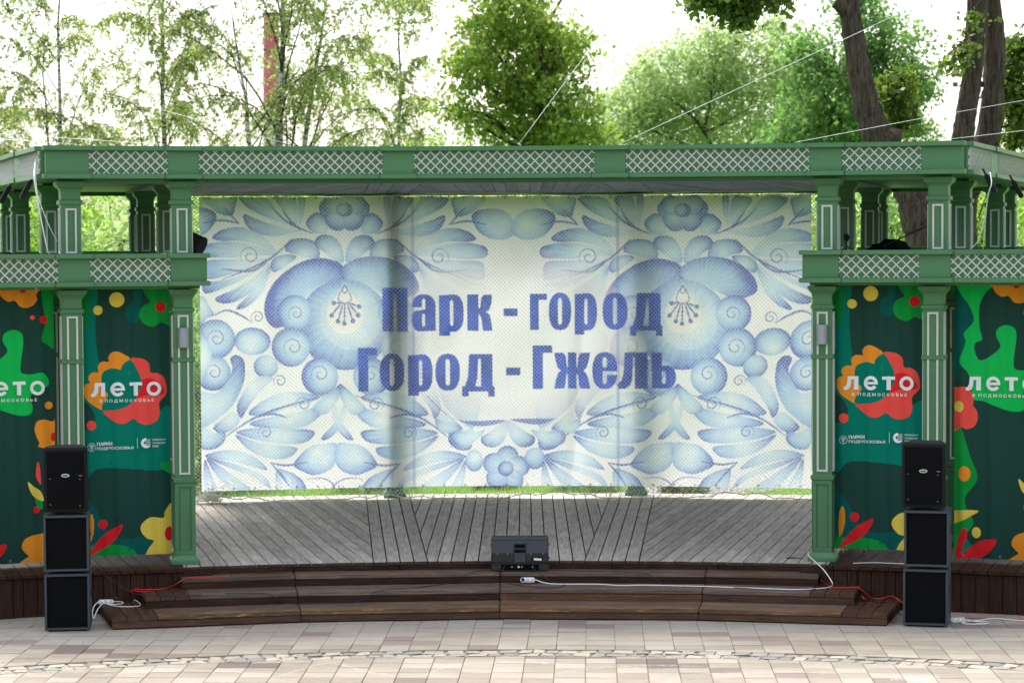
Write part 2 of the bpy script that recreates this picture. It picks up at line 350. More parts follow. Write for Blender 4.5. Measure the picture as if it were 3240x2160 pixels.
for s in (-1, 1):
    strips('wing_plank', s * 17.6, -1.6, 2.2, .145, .008, 14.5, 21.2, [(s * 13.4, 0, s), (s * 25, 0, -s)], DZ - .034, DZ, M_dark2, stage, M_dark2) if s > 0 else \
    strips('wing_plank', s * 17.6, -2.2, 1.6, .145, .008, 14.5, 21.2, [(s * 13.4, 0, s), (s * 25, 0, -s)], DZ - .034, DZ, M_dark2, stage, M_dark2)
    th = 13.05
    while th < 25:
        dth = .56 if random.random() < .8 else .42
        a, e = s * th, s * (th + dth - .03); R0 = 14.535 + random.uniform(-.004, .004)
        q = [P(R0, min(a, e)), P(R0, max(a, e)), P(R0 + .03, max(a, e)), P(R0 + .03, min(a, e))]
        ph = radians(s * (th + dth / 2) + TH0); cx, cy = P(R0, s * (th + dth / 2)); w2 = (R0 * radians(dth - .03)) / 2
        M = TR(cx, cy, .2, -ph) @ Matrix.Rotation(pi / 2, 4, 'Y')      # local x runs down: grain is vertical
        obj('wall_board', bevel(MB().box(-.20, .195, -w2, w2, 0, .03).mesh('wall_board'), .003, 1) if False else MB().box(-.20, .195, -w2, w2, 0, .03), TR(cx, cy, .2, -ph) @ Matrix(((0, 1, 0, 0), (0, 0, 1, 0), (1, 0, 0, 0), (0, 0, 0, 1))), stage, M_dark2)
        th += dth
    obj('corner_board', radial(MB(), 14.52, 14.62, s * 12.25 if s > 0 else s * 13.38, s * 13.38 if s > 0 else s * 12.25, .352, DZ - .036), TR(0, 0, 0), stage, M_dark2)

# ------------------------------------------------------------------ steps
steps = empty('front_steps', TR(OX, 24.8, 0), 'three wide curved dark brown wooden steps in front of the stage deck', 'steps')
T0 = .05
def board(name, a, e, R0, R1, z0, z1, mat, bev=.006, jit=0.):
    """board between two angles, grain along the arc"""
    m = (a + e) / 2; cx, cy = P((R0 + R1) / 2, m, T0); phi = radians(m + T0); M = TR(cx, cy, 0, -phi); inv = M.inverted()
    q = [P(R0, a, T0), P(R0, e, T0), P(R1, e, T0), P(R1, a, T0)]; lq = [tuple((inv @ Vector((p[0], p[1], 0)))[:2]) for p in q]
    me = MB().prism(lq, z0 + jit, z1 + jit).mesh(name)
    if bev: bevel(me, bev, 2)
    return obj(name, me, M, steps, mat)
for i, (R0, R1, zt, zb, end, cross) in enumerate(((13.42, 13.92, .12, 0, 16.65, 3), (13.92, 14.36, .239, .12, 15.0, 3), (14.36, 14.64, .356, .239, 13.3, 0))):
    lims = [-end, -8.6, 0, 8.6, end]; cw = math.degrees(.150 / R0)
    rm = [(M_dark, M_dark, M_dark, M_dark), (M_dark2, M_dark2, M_amber, M_dark), (M_dark2, M_dark2, M_dark2, M_dark2)][i]
    for k in range(4):
        a, e = lims[k], lims[k + 1]
        ta, te = (a + cross * cw if k == 0 else a), (e - cross * cw if k == 3 else e)
        g = .018; jz = random.uniform(-.002, .002)
        mid = R0 + (R1 - R0) * .52
        if i == 2: board('tread', ta + g, te - g, R0, R1 + .0, zt - .042, zt, M_tread, .006, jz)
        else:
            board('tread', ta + g, te - g, R0, mid - .002, zt - .042, zt, M_nose if i == 0 else M_tread, .007, jz); board('tread', ta + g, te - g, mid + .002, R1 + .02, zt - .042, zt, M_tread, .004, jz + .001)
        board('riser', a + g * .6, e - g * .6, R0 + .006, R0 + .036, zb + (.012 if i == 0 else .002), zt - .046, rm[k], .003)
    for s in (-1, 1):
        for c in range(cross):
            th = s * (end - (c + .5) * cw); ph = radians(th + T0); Rb = 14.52; cx, cy = P((R0 + Rb) / 2, th, T0); d = (sin(ph), cos(ph)); n = (cos(ph), -sin(ph)); L = (Rb - R0) / 2; w = .072
            plank('end_plank', [(cx + n[0] * x + d[0] * y, cy + n[1] * x + d[1] * y) for x, y in ((-w, -L), (w, -L), (w, L), (-w, L))], ph, zt - .042, zt, M_dark if i else M_dark, steps)
        # closed side of the step
        a = s * (end - .05); q = [P(R0 + .03, a, T0), P(14.52, a, T0), P(14.52, a - s * .12, T0), P(R0 + .03, a - s * .12, T0)]
        plank('side_board', q, radians(a + T0), zb + .004, zt - .045, M_dark2, steps)
    fill = MB()
    for k in range(int(-end), int(end)): radial(fill, R0 + .04, 14.6, k + .05, min(k + 1.05, end - .2), zb, zt - .05, 0, T0)
    obj('step_core', fill, TR(0, 0, 0), steps, M_gap)

# ------------------------------------------------------------------ pavilion
pav = empty('stage_pavilion', TR(OX, 25.8, 0), 'green painted stage pavilion with latticed cornices and square panelled columns', 'pavilion')
def lathe_sq(mb, prof, mi=0):        # square column from (half, z) pairs
    b = len(mb.v)
    for h, z in prof: mb.v += [(-h, -h, z), (h, -h, z), (h, h, z), (-h, h, z)]
    for i in range(len(prof) - 1):
        for k in range(4): q = (k + 1) % 4; mb.f.append((b + 4 * i + k, b + 4 * i + q, b + 4 * i + 4 + q, b + 4 * i + 4 + k)); mb.m.append(mi)
    mb.f.append((b + 3, b + 2, b + 1, b)); mb.m.append(mi); e = b + 4 * (len(prof) - 1); mb.f.append((e, e + 1, e + 2, e + 3)); mb.m.append(mi)
def cyma(h0, h1, z0, z1, n=6): return [(h0 + (h1 - h0) * (.5 - .5 * cos(pi * k / n)) ** 1.0, z0 + (z1 - z0) * k / n) for k in range(n + 1)]
lo = MB()
lathe_sq(lo, [(.150, 0), (.150, .042), (.146, .046)] + cyma(.142, .112, .048, .096) + [(.097, .098), (.097, .862), (.121, .863), (.123, .906), (.104, .912), (.102, .914), (.102, 2.140), (.118, 2.141), (.118, 2.184), (.102, 2.185), (.102, 2.666), (.120, 2.667), (.122, 2.708), (.102, 2.712), (.102, 2.806)] + cyma(.106, .145, .0 + 2.810, 2.880) + [(.152, 2.884), (.152, 2.906), (.085, 2.908), (.085, 2.965)])
for a in range(4):                    # raised stiles round the recessed pedestal panel
    fr = MB().frame(-.1095, .1095, .099, .861, .046, -.1095, -.0972); Mr = Matrix.Rotation(a * pi / 2, 4, 'Z')
    lo.add([tuple(Mr @ Vector(p)) for p in fr.v], fr.f)
    fr = MB().frame(-.060, .060, .150, .812, .010, -.1045, -.0972)
    lo.add([tuple(Mr @ Vector(p)) for p in fr.v], fr.f)
lo = bevel(lo.mesh('column'), .003, 1, 40); lo.materials.append(M_green)
up = MB()
lathe_sq(up, [(.102, 0), (.102, .518), (.122, .519), (.122, .563), (.102, .564), (.102, .662)] + cyma(.106, .145, .666, .718) + [(.152, .722), (.152, .758), (.085, .76), (.085, .80)])
up = bevel(up.mesh('column'), .003, 1, 40); up.materials.append(M_green)
frU = MB().frame(-.0575, .0575, .012, .479, .020, -.116, -.1022).mesh('panel_frame'); frU.materials.append(M_lat)
mbL = MB()
for a in ((.950, 2.139), (2.186, 2.636)):
    for x in (-.0575, .0375): mbL.box(x, x + .02, -.116, -.1022, a[0], a[1])
mbL.box(-.0375, .0375, -.116, -.1022, .950, .970); mbL.box(-.0375, .0375, -.116, -.1022, 2.616, 2.636)
frL = mbL.mesh('panel_frame'); frL.materials.append(M_lat)
post = MB(); lathe_sq(post, [(.150, 0), (.150, .042)] + cyma(.142, .112, .048, .096) + [(.108, .098), (.108, 4.02)])
post = bevel(post.mesh('post'), .003, 1, 40); post.materials.append(M_green)
for s in (-1, 1):
    for th in (13.2, 17.65):
        for R in (14.96, 16.75, 19.95, 21.25):
            for me, fr, z, nf in ((lo, frL, DZ + .001, 4), (up, frU, 3.72, 4)):
                if me is lo and R > 16: z = DZ - .001
                tq = s * th - (.19 if (s > 0 and me is lo) else 0); M = RM(R, tq, z); c = obj('column', me, M, pav)
                for a in range(nf): obj('panel_frame', fr, M @ Matrix.Rotation(a * pi / 2, 4, 'Z'), c)
    th2 = s * 22.2
    M = RM(14.96, th2, DZ + .001); c = obj('column', lo, M, pav)
    for a in range(4): obj('panel_frame', frL, M @ Matrix.Rotation(a * pi / 2, 4, 'Z'), c)
for th, Rp in ((-4.15, 21.2), (4.55, 21.34)): obj('column', post, RM(Rp, th, DZ + .003), pav)
def bx(name, R0, R1, a, e, z0, z1, mat=M_green, bev=.004):
    if a > e: a, e = e, a
    m = (a + e) / 2; M = RM((R0 + R1) / 2, m, (z0 + z1) / 2); inv = M.inverted(); mb = MB(); q = [P(R0, a), P(R0, e), P(R1, e), P(R1, a)]
    lo_ = [tuple(inv @ Vector(p + (z0,))) for p in q]; hi_ = [tuple(inv @ Vector(p + (z1,))) for p in q]
    me = mb.hexa(lo_, hi_).mesh(name)
    if bev: bevel(me, bev, 2)
    return obj(name, me, M, pav, mat)
def lattice(A, B, z0, z1, joined=False, pitch=.0985, w=.0130):
    dx, dy = B[0] - A[0], B[1] - A[1]; L = sqrt(dx * dx + dy * dy); h = z1 - z0; M = TR(A[0], A[1], z0, atan2(dy, dx))
    back = obj('lattice_panel', MB().box(0, L, .0035, .045, 0, h), M, pav, M_green)
    J = MB(); rect = [((0, 0), (1, 0)), ((L, 0), (-1, 0)), ((0, 0), (0, 1)), ((0, h), (0, -1))]
    n = max(1, round(L / pitch)); p = L / n
    for sgn in (1, -1):
        y0, y1 = (-.010, .002) if sgn > 0 else (-.019, -.0102)
        for k in range(-6, n + 6):
            x = (k + .25) * p; d = .70711; hw_ = w * d
            c0 = x if sgn > 0 else x
            q = [(c0 - hw_ - sgn * 0, -.02), (c0 + hw_, -.02), (c0 + hw_ + sgn * (h + .04), h + .02), (c0 - hw_ + sgn * (h + .04), h + .02)]
            for pt, nn in rect:
                q = clip(q, pt, nn)
                if len(q) < 3: break
            if len(q) < 3 or abs(area(q)) < 2e-4: continue
            mb = MB(); mb.v = [(u, y0, v_) for u, v_ in q] + [(u, y1, v_) for u, v_ in q]; m_ = len(q)
            mb.f = [tuple(range(m_)), tuple(reversed(range(m_, 2 * m_)))] + [(i, (i + 1) % m_ + 0, (i + 1) % m_ + m_, i + m_)[::-1] for i in range(m_)]; mb.m = [0] * len(mb.f)
            if joined: J.add(mb.v, mb.f)
            else: obj('slat', mb, M, back, M_lat)
    if joined: obj('slats', J, M, back, M_lat, kind='stuff')
    return back
def cornice(segs, zb, R=14.68):
    """segs: list of (kind, a, e); zb: underside of the moulding"""
    z = [zb, zb + .049, zb + .290, zb + .338]
    for kind, a, e in segs:
        o = .02 if kind == 'block' else 0.
        e2, a2 = (e + (.12 if kind == 'block' else -.13)), (a - (.12 if kind == 'block' else -.13))
        bx('base_rail', R - .055 - o, R + .12, a2, e2, z[0], z[1]); bx('cap_rail', R - .055 - o, R + .12, a2, e2, z[2], z[3])
        if kind == 'block': bx('cornice_block', R - .012, R + .11, a, e, z[1] + .0005, z[2] - .0005)
        else:
            lattice(P(R + .008, a + .005), P(R + .008, e - .005), z[1] + .001, z[2] - .001)
upper = [('block', -18.72, -17.0), ('lat', -17.0, -13.82), ('block', -13.82, -12.55), ('lat', -12.55, -5.03), ('block', -5.03, -3.73), ('lat', -3.73, 3.73), ('block', 3.73, 5.03), ('lat', 5.03, 12.55), ('block', 12.55, 13.88), ('lat', 13.88, 17.08), ('block', 17.08, 18.72)]
cornice(upper, 4.503)
for s in (-1, 1):
    sg = [('block', 12.27, 13.75), ('lat', 13.75, 17.0), ('block', 17.0, 18.28), ('lat', 18.28, 21.6), ('block', 21.6, 22.9), ('lat', 22.9, 25.6)]
    cornice([(k, min(s * a, s * e), max(s * a, s * e)) for k, a, e in sg], 3.387)
    # balcony floor, soffit and rear kerb
    for k in range(7): bx('floor_slab', 14.80, 21.3, s * (12.4 + k * .98), s * (12.4 + k * .98 + .97), 3.405, 3.66, M_green, 0)
    for k in range(6): bx('floor_slab', 14.80, 16.4, s * (19.3 + k * .98), s * (19.3 + k * .98 + .97), 3.405, 3.66, M_green, 0)
    bx('soffit_board', 14.86, 14.92, s * 12.5, s * 19.0, 3.355, 3.404); bx('soffit_board', 14.86, 14.92, s * 19.1, s * 25.5, 3.355, 3.404)
    bx('rear_kerb', 21.32, 21.45, s * 12.4, s * 18.8, 3.60, 3.735)
    # end cornice along the radius
    a = s * 18.86; t = .05
    def rb(name, r0, r1, out, z0, z1): 
        da = out / r0 * 57.3; return bx(name, r0, r1, a - s * .35, a + s * da, z0, z1)
    for r0, r1 in ((16.5, 16.95), (19.7, 20.15), (21.2, 21.6)): rb('cornice_block', r0, r1, .012, 4.552, 4.792); rb('base_rail', r0 - .04, r1 + .04, .075, 4.503, 4.5515); rb('cap_rail', r0 - .04, r1 + .04, .075, 4.7925, 4.841)
    for r0, r1 in ((14.85, 16.46), (16.99, 19.66), (20.19, 21.16)):
        rb('base_rail', r0, r1, .055, 4.503, 4.5515); rb('cap_rail', r0, r1, .055, 4.7925, 4.841)
        A, B = P(r0 - .03, a), P(r1 + .03, a)
        lattice(*( (B, A) if s < 0 else (A, B)), 4.553, 4.791, True)
bx_roof = MB()
for k in range(-19, 19): radial(bx_roof, 14.82, 21.4, max(k * .98, -18.5), min(k * .98 + .98, 18.5), 4.505, 4.79)
obj('roof_slab', bx_roof, TR(0, 0, 0), pav, M_green)
for k in range(6): bx('soffit_board', 14.86, 14.91, -18.2 + k * 6.07, -18.2 + k * 6.07 + 6.06, 4.457, 4.502)
for k in range(6): bx('rear_fascia', 21.42, 21.5, -18.6 + k * 6.2, -18.6 + k * 6.2 + 6.19, 4.455, 4.84)
fan('ceiling_board', .1445, .008, 14.93, 21.38, 4.482, 4.500, M_ceil, pav, None, 18.4, .002)
# ------------------------------------------------------------------ painted backdrop banner
GW, GH = 980, 470                       # print resolution of the cloth
AX0, AX1 = 632., 2568.
def ytop(x): return 619 + 7.5 * (1600 - x) / 968 if x < 1600 else 619 - 7 * (x - 1600) / 968
def ybot(x): return 1533 + 19 * ((1600 - x) / 968) ** 2 if x < 1600 else 1533 + 12 * ((x - 1600) / 968) ** 2
def art(x, y): return ((x - AX0) / (AX1 - AX0) * GW, (y - ytop(x)) / (ybot(x) - ytop(x)) * GH)
SS = 2
canvas = np.empty((GH * SS, GW * SS, 3), np.float32); canvas[:] = (.775, .785, .78)
YY, XX = np.mgrid[0:GH * SS, 0:GW * SS].astype(np.float32); XX = (XX + .5) / SS; YY = (YY + .5) / SS
def vnoise(shape, cells, seed):
    r = np.random.default_rng(seed); g = r.random((cells[0] + 2, cells[1] + 2)).astype(np.float32)
    y = np.linspace(0, cells[0], shape[0], endpoint=False); x = np.linspace(0, cells[1], shape[1], endpoint=False); yi = y.astype(int); xi = x.astype(int)
    fy = (y - yi)[:, None]; fx = (x - xi)[None]; fy = fy * fy * (3 - 2 * fy); fx = fx * fx * (3 - 2 * fx)
    return (g[yi][:, xi] * (1 - fy) + g[yi + 1][:, xi] * fy) * (1 - fx) + (g[yi][:, xi + 1] * (1 - fy) + g[yi + 1][:, xi + 1] * fy) * fx
N1 = .5 * vnoise(canvas.shape[:2], (14, 30), 1) + .3 * vnoise(canvas.shape[:2], (40, 84), 2) + .2 * vnoise(canvas.shape[:2], (120, 250), 3)
RAMP_T = np.array([0, .22, .5, .78, 1.]); RAMP_C = np.array([(.74, .78, .79), (.57, .69, .77), (.40, .545, .715), (.265, .37, .60), (.165, .205, .47)], np.float32)
def rampc(t): return np.stack([np.interp(t, RAMP_T, RAMP_C[:, k]) for k in range(3)], -1)
def inside(poly, X, Y):
    m = np.zeros(X.shape, bool); n = len(poly)
    for i in range(n):
        (x0, y0), (x1, y1) = poly[i], poly[(i + 1) % n]
        if y0 == y1: continue
        c = ((y0 > Y) != (y1 > Y)) & (X < (x1 - x0) * (Y - y0) / (y1 - y0) + x0); m ^= c
    return m
def region(poly, pad=2):
    xs = [p[0] for p in poly]; ys = [p[1] for p in poly]
    a, b_ = max(0, int((min(xs) - pad) * SS)), min(GW * SS, int((max(xs) + pad) * SS) + 1); c, d = max(0, int((min(ys) - pad) * SS)), min(GH * SS, int((max(ys) + pad) * SS) + 1)
    return (slice(c, d), slice(a, b_)) if b_ > a and d > c else None
def petal(pts, L, gain=1.0, lo=0., rim=1.0, smooth=True, alpha=1.):
    """painted petal: light at point L, deepening towards the outline farthest from it, thin dark rim"""
    q = [art(*p) for p in pts]
    if smooth: q = [tuple(p) for p in crom(q, 6, True)]
    rg = region(q)
    if rg is None: return
    X, Y = XX[rg], YY[rg]; m = inside(q, X, Y)
    if not m.any(): return
    lx, ly = art(*L); ds = [sqrt((p[0] - lx) ** 2 + (p[1] - ly) ** 2) for p in q]; mx = max(ds)
    d = np.sqrt((X - lx) ** 2 + (Y - ly) ** 2) / mx
    ed = np.full(X.shape, 1e9, np.float32)
    for i in range(len(q)):
        (x0, y0), (x1, y1) = q[i], q[(i + 1) % len(q)]; vx, vy = x1 - x0, y1 - y0; l2 = vx * vx + vy * vy + 1e-9
        t = np.clip(((X - x0) * vx + (Y - y0) * vy) / l2, 0, 1); ed = np.minimum(ed, (X - x0 - t * vx) ** 2 + (Y - y0 - t * vy) ** 2)
    ed = np.sqrt(ed); wd = max(4., .16 * min(max(p[0] for p in q) - min(p[0] for p in q), max(p[1] for p in q) - min(p[1] for p in q)))
    t = lo + gain * (.10 + .62 * np.clip(d, 0, 1) ** 1.5) + rim * .42 * np.exp(-ed / wd) * np.clip(d * 1.3, .25, 1) + (N1[rg] - .5) * .42 + .05 * np.sin(np.arctan2(Y - ly, X - lx) * 34 + N1[rg] * 6)
    c = rampc(np.clip(t, 0, 1)); a = alpha * m[..., None]; canvas[rg] = canvas[rg] * (1 - a) + c * a
    k = ds.index(mx); fx, fy = q[k]; w_ = max(p[0] for p in q) - min(p[0] for p in q); h_ = max(p[1] for p in q) - min(p[1] for p in q); ar = abs(area(q)) / (mx * mx + 1e-9)
    if alpha == 1. and ar < 1.25 and mx > 14:      # fine brush veins along slender petals
        ux, uy = (fx - lx) / mx, (fy - ly) / mx; al = (X - lx) * ux + (Y - ly) * uy; ac = -(X - lx) * uy + (Y - ly) * ux
        for o in (-.16, 0., .16):
            vn = np.exp(-((ac - o * al * 1.0) / .8) ** 2) * np.clip(al / mx * 2, 0, 1) * np.clip((.85 - al / mx) * 4, 0, 1) * (al > 0); a2 = (.45 * vn * m)[..., None]; canvas[rg] = canvas[rg] * (1 - a2) + np.array((.72, .77, .79), np.float32) * a2
def fillp(polys, col, alpha=1., holes=(), tex=0.):
    qs = [[art(*p) for p in pl] for pl in polys]; rg = region([p for q in qs for p in q])
    if rg is None: return
    X, Y = XX[rg], YY[rg]; m = np.zeros(X.shape, bool)
    for q in qs: m |= inside(q, X, Y)
    for h in holes: m &= ~inside([art(*p) for p in h], X, Y)
    c = np.array(col, np.float32) * (1 + tex * (N1[rg] - .5))[..., None]; a = alpha * m[..., None]; canvas[rg] = canvas[rg] * (1 - a) + c * a
def stroke(pts, w, col=(.15, .20, .45), alpha=.9, taper=True):
    p = crom(pts, 8); n = len(p); l, r = [], []
    for i in range(n):
        t = p[min(i + 1, n - 1)] - p[max(i - 1, 0)]; t = t / (np.hypot(*t) + 1e-9); k = w * (.25 + .75 * sin(pi * (i + .5) / n) if taper else 1) / 2; l.append(p[i] + (-t[1] * k, t[0] * k)); r.append(p[i] - (-t[1] * k, t[0] * k))
    fillp([[tuple(v_) for v_ in l + r[::-1]]], col, alpha)
def spiral(cx, cy, r, turns=1.6, w=3.2, a0=0., sg=1): stroke([(cx + sg * r * (1 - .88 * k / 24) * cos(a0 + turns * 2 * pi * k / 24), cy + r * (1 - .88 * k / 24) * sin(a0 + turns * 2 * pi * k / 24)) for k in range(25)], w)
def ell(cx, cy, rx, ry, n=18): return [(cx + rx * cos(2 * pi * k / n), cy + ry * sin(2 * pi * k / n)) for k in range(n)]
def A_(pts, ox=620, oy=600, s=1.867): return [(ox + x / s, oy + y / s) for x, y in pts]
def B_(pts): return A_(pts, 1280, 600, 1.867)
def D_(pts): return A_(pts, 620, 1060, 1.791)
def E_(pts): return A_(pts, 1280, 1060, 1.791)
def axis(y): return 1090 - .075 * max(0, y - 1000)
def tiles(pts): # the print repeats and mirrors about each flower
    loc = [(x - axis(y), y) for x, y in pts]
    for base in (0, 1073):
        for sg in (1, -1): yield (lambda q, base=base, sg=sg: (sg * q[0] + base + axis(q[1]), q[1])), loc
def tpetal(pts, L, **k):
    lo_ = (L[0] - axis(L[1]), L[1])
    for f, loc in tiles(pts): petal([f(q) for q in loc], f(lo_), **k)
def tstroke(pts, w, **k):
    for f, loc in tiles(pts): stroke([f(q) for q in loc], w, **k)
def tspiral(cx, cy, r, **k):
    tstroke([(cx + r * (1 - .88 * j / 24) * cos(3.2 * pi * j / 24 + 2.4), cy + r * (1 - .88 * j / 24) * sin(3.2 * pi * j / 24 + 2.4)) for j in range(25)], 4.2)
def one(p, f=A_): return f([p])[0]
# fern sprays, leaves and swirls (half of the repeat; the rest is mirrored)
for pts, L in (([(625, 240), (520, 270), (420, 275), (330, 245), (285, 185), (290, 150), (350, 175), (450, 210), (550, 235)], (560, 225)),
               ([(580, 215), (480, 190), (380, 150), (300, 105), (262, 45), (400, 40), (480, 120), (550, 180)], (540, 170)),
               ([(590, 208), (535, 150), (470, 50), (575, 40), (600, 130)], (580, 160)), ([(612, 215), (606, 130), (608, 40), (645, 40), (640, 130)], (615, 190)),
               ([(650, 195), (705, 140), (768, 165), (770, 255), (690, 255)], (745, 235)),
               ([(42, 45), (130, 40), (222, 45), (228, 110), (200, 158), (130, 140), (70, 90)], (110, 60)),
               ([(470, 375), (430, 310), (350, 250), (250, 226), (150, 245), (98, 290), (160, 308), (270, 305), (380, 335)], (400, 330)),
               ([(465, 382), (350, 335), (220, 315), (100, 320), (35, 345), (50, 398), (200, 404), (350, 392)], (340, 372)),
               ([(430, 412), (330, 412), (200, 416), (70, 424), (50, 480), (60, 530), (170, 512), (300, 470), (390, 436)], (330, 440)),
               ([(430, 430), (330, 500), (200, 566), (100, 606), (50, 612), (50, 555), (200, 530), (340, 474)], (330, 480)),
               ([(435, 440), (400, 530), (330, 600), (230, 660), (150, 672), (116, 640), (220, 590), (350, 510)], (370, 510)),
               ([(440, 450), (412, 560), (370, 632), (300, 690), (243, 707), (246, 684), (330, 600)], (380, 570)),
               ([(105, 740), (60, 760), (20, 820), (10, 760), (12, 640), (50, 640), (78, 690)], (20, 700))):
    tpetal(A_(pts), one(L))
for pts, L in (([(660, 250), (650, 190), (600, 130), (520, 110), (430, 125), (398, 160), (420, 220), (470, 270), (540, 292), (600, 290)], (570, 215)),
               ([(290, 42), (288, 110), (310, 160), (370, 140), (430, 90), (470, 42)], (390, 50))): tpetal(B_(pts), one(L, B_))
for pts in ([(690, 262), (600, 225), (520, 180), (440, 100)], [(620, 240), (560, 190), (510, 120)]): tstroke(A_(pts), 7)
for pts in ([(570, 288), (470, 385), (360, 450), (150, 535)], [(440, 405), (330, 480), (150, 470)], [(40, 205), (150, 186), (262, 206)], [(165, 108), (255, 205)], [(100, 745), (180, 712), (270, 745), (330, 785)]): tstroke(A_(pts), 7)
tspiral(*one((320, 395)), 32); tspiral(*one((362, 752)), 22)
# flower head
def lobes(dx0):
    F = lambda pts: [(x + dx0, y) for x, y in A_(pts)]
    mir = lambda pts: [(2 * (1090 + dx0) - x, y) for x, y in F(pts)]
    for pts, L in (([(590, 400), (540, 385), (475, 398), (440, 440), (452, 486), (500, 470)], (520, 440)), ([(725, 402), (722, 340), (680, 300), (600, 290), (545, 312), (528, 360), (590, 384), (660, 404)], (640, 380)), ([(872, 420), (860, 340), (820, 285), (760, 268), (712, 285), (705, 330), (770, 380), (830, 425)], (810, 370))):
        petal(F(pts), F([L])[0]); m = mir([L])[0]; petal(mir(pts), m)
    petal(F([(868, 452), (800, 415), (720, 404), (620, 428), (520, 488), (450, 560), (410, 640), (400, 720), (424, 785), (470, 815), (540, 790), (600, 760), (640, 640), (760, 550), (868, 545)]), F([(690, 640)])[0], gain=1.15, lo=.08)
    petal(F([(872, 450), (960, 404), (1050, 394), (1150, 408), (1230, 448), (1300, 520), (1310, 600), (1200, 640), (1080, 600), (1000, 555), (900, 540), (868, 500)]), F([(1000, 590)])[0], gain=1.15, lo=.08)
    sw = (1088 + dx0, 1025); petal([(x, y) for x, y in ell(sw[0], sw[1], 146, 142, 30)], (sw[0] + 22, sw[1] - 30), gain=1.0, rim=.8)
    petal(ell(sw[0] + 18, sw[1] - 20, 96, 100, 26), (sw[0] + 10, sw[1] + 20), gain=.35, rim=.15, alpha=.55)
    drop = [(1089 + dx0, 893), (1110 + dx0, 925), (1140 + dx0, 965), (1147 + dx0, 1000), (1128 + dx0, 1040), (1089 + dx0, 1052), (1050 + dx0, 1040), (1032 + dx0, 1000), (1040 + dx0, 965), (1068 + dx0, 925)]
    fillp([[tuple(p) for p in crom(drop, 5, True)]], (.80, .79, .745))
    ink = (.17, .22, .47)
    stroke([(1089 + dx0, 896), (1072 + dx0, 930), (1070 + dx0, 948), (1089 + dx0, 958), (1108 + dx0, 948), (1106 + dx0, 930), (1089 + dx0, 896)], 3.4, ink, 1, False); stroke([(1089 + dx0, 905), (1081 + dx0, 918), (1090 + dx0, 926), (1097 + dx0, 915), (1089 + dx0, 902)], 3.4, ink, 1, False)
    for x, y in ((1054, 957), (1047, 996), (1067, 1014), (1087, 1021), (1114, 1013), (1131, 995), (1134, 968)):
        fillp([ell(x + dx0, y, 7.5, 7.5, 14)], ink); k = (x - 1089) * .25 + 1089; stroke([(k + dx0, 956), ((x + k) / 2 + dx0, (956 + y) / 2), (x + dx0, y)], 5.5, ink, 1)
    for x, y, r in ((930, 989, 56), (917, 1096, 60), (1008, 1188, 58)):
        for xx in (x, 2180 - x): petal(ell(xx + dx0, y, r, r * 1.02), (xx + dx0 + (16 if xx < 1090 else -16), y), gain=1.0)
    petal(ell(sw[0], sw[1], 146, 142, 30), (sw[0] + 22, sw[1] - 30), gain=.95, rim=.9, alpha=.0)
    for x, y, r in ((935, 990, 26), (925, 1096, 32), (1010, 1180, 32)):
        for xx in (x, 2180 - x): spiral(xx + dx0, y, r, 1.5, 4, 2.2, 1 if xx < 1090 else -1)
for x, y, r in ((680, 1072, 62), (671, 1178, 56)): tpetal(ell(x, y, r, r), (x + 8, y - 6)); tspiral(x + 4, y - 2, r * .5)
tpetal(D_([(10, -10), (60, 20), (85, 120), (40, 250), (0, 300)]), one((0, 120), D_)); tpetal(D_([(270, 150), (265, 260), (210, 380), (140, 450), (20, 515), (10, 330), (120, 320), (200, 200), (190, 130), (230, 110)]), one((80, 380), D_), lo=.08)
tpetal(D_([(240, 470), (200, 430), (140, 470), (90, 520), (140, 550), (210, 520)]), one((200, 450), D_)); tpetal(D_([(25, 520), (100, 550), (155, 540), (150, 600), (90, 640), (20, 630)]), one((60, 540), D_))
lobes(0); lobes(1073)
tpetal(ell(796, 1078, 57, 43), (790, 1090)); tpetal(ell(838, 1157, 38, 36), (850, 1140))
for k in range(5): a = -1.4 + k * 2 * pi / 5; tpetal(ell(1093 + 44 * cos(a), 665 + 38 * sin(a), 34, 32), (1093, 665))
tpetal(ell(1093, 664, 24, 22), (1097, 660), lo=.2)
for pts, L in (([(250, 465), (290, 400), (370, 300), (432, 240), (350, 230), (280, 290), (225, 400)], (330, 280)), ([(290, 440), (350, 380), (450, 328), (560, 315), (690, 340), (640, 372), (500, 412), (380, 450)], (500, 365)), ([(300, 490), (420, 455), (560, 430), (700, 400), (692, 450), (600, 510), (450, 520), (330, 512)], (520, 460)),
               ([(220, 545), (330, 520), (500, 520), (640, 530), (660, 555), (600, 600), (470, 606), (330, 585)], (440, 545)), ([(215, 560), (330, 600), (450, 615), (562, 630), (520, 680), (420, 692), (300, 650)], (400, 620)),
               ([(785, 605), (790, 680), (750, 750), (660, 782), (590, 760), (543, 730), (570, 680), (640, 620), (720, 605)], (700, 660)), ([(840, 370), (838, 440), (800, 520), (740, 578), (700, 576), (780, 480)], (810, 440)), ([(820, 270), (800, 350), (740, 430), (690, 440), (650, 410), (720, 340)], (740, 380)),
               ([(443, 760), (500, 758), (580, 800), (612, 870), (520, 880), (450, 875)], (480, 840)), ([(40, 682), (120, 650), (220, 648), (330, 690), (392, 755), (300, 735), (180, 705)], (240, 700)), ([(60, 690), (180, 715), (300, 755), (385, 800), (410, 860), (320, 800), (180, 745)], (300, 770)),
               ([(50, 690), (140, 745), (260, 830), (300, 880), (200, 885), (110, 790)], (190, 830)), ([(40, 700), (80, 790), (110, 885), (40, 885)], (60, 850))): tpetal(D_(pts), one(L, D_))
for pts in ([(155, 572), (290, 482), (450, 412), (722, 335)], [(300, 470), (420, 440), (510, 462)], [(412, 715), (500, 728), (625, 708)], [(412, 715), (470, 780), (520, 850)]): tstroke(D_(pts), 7)
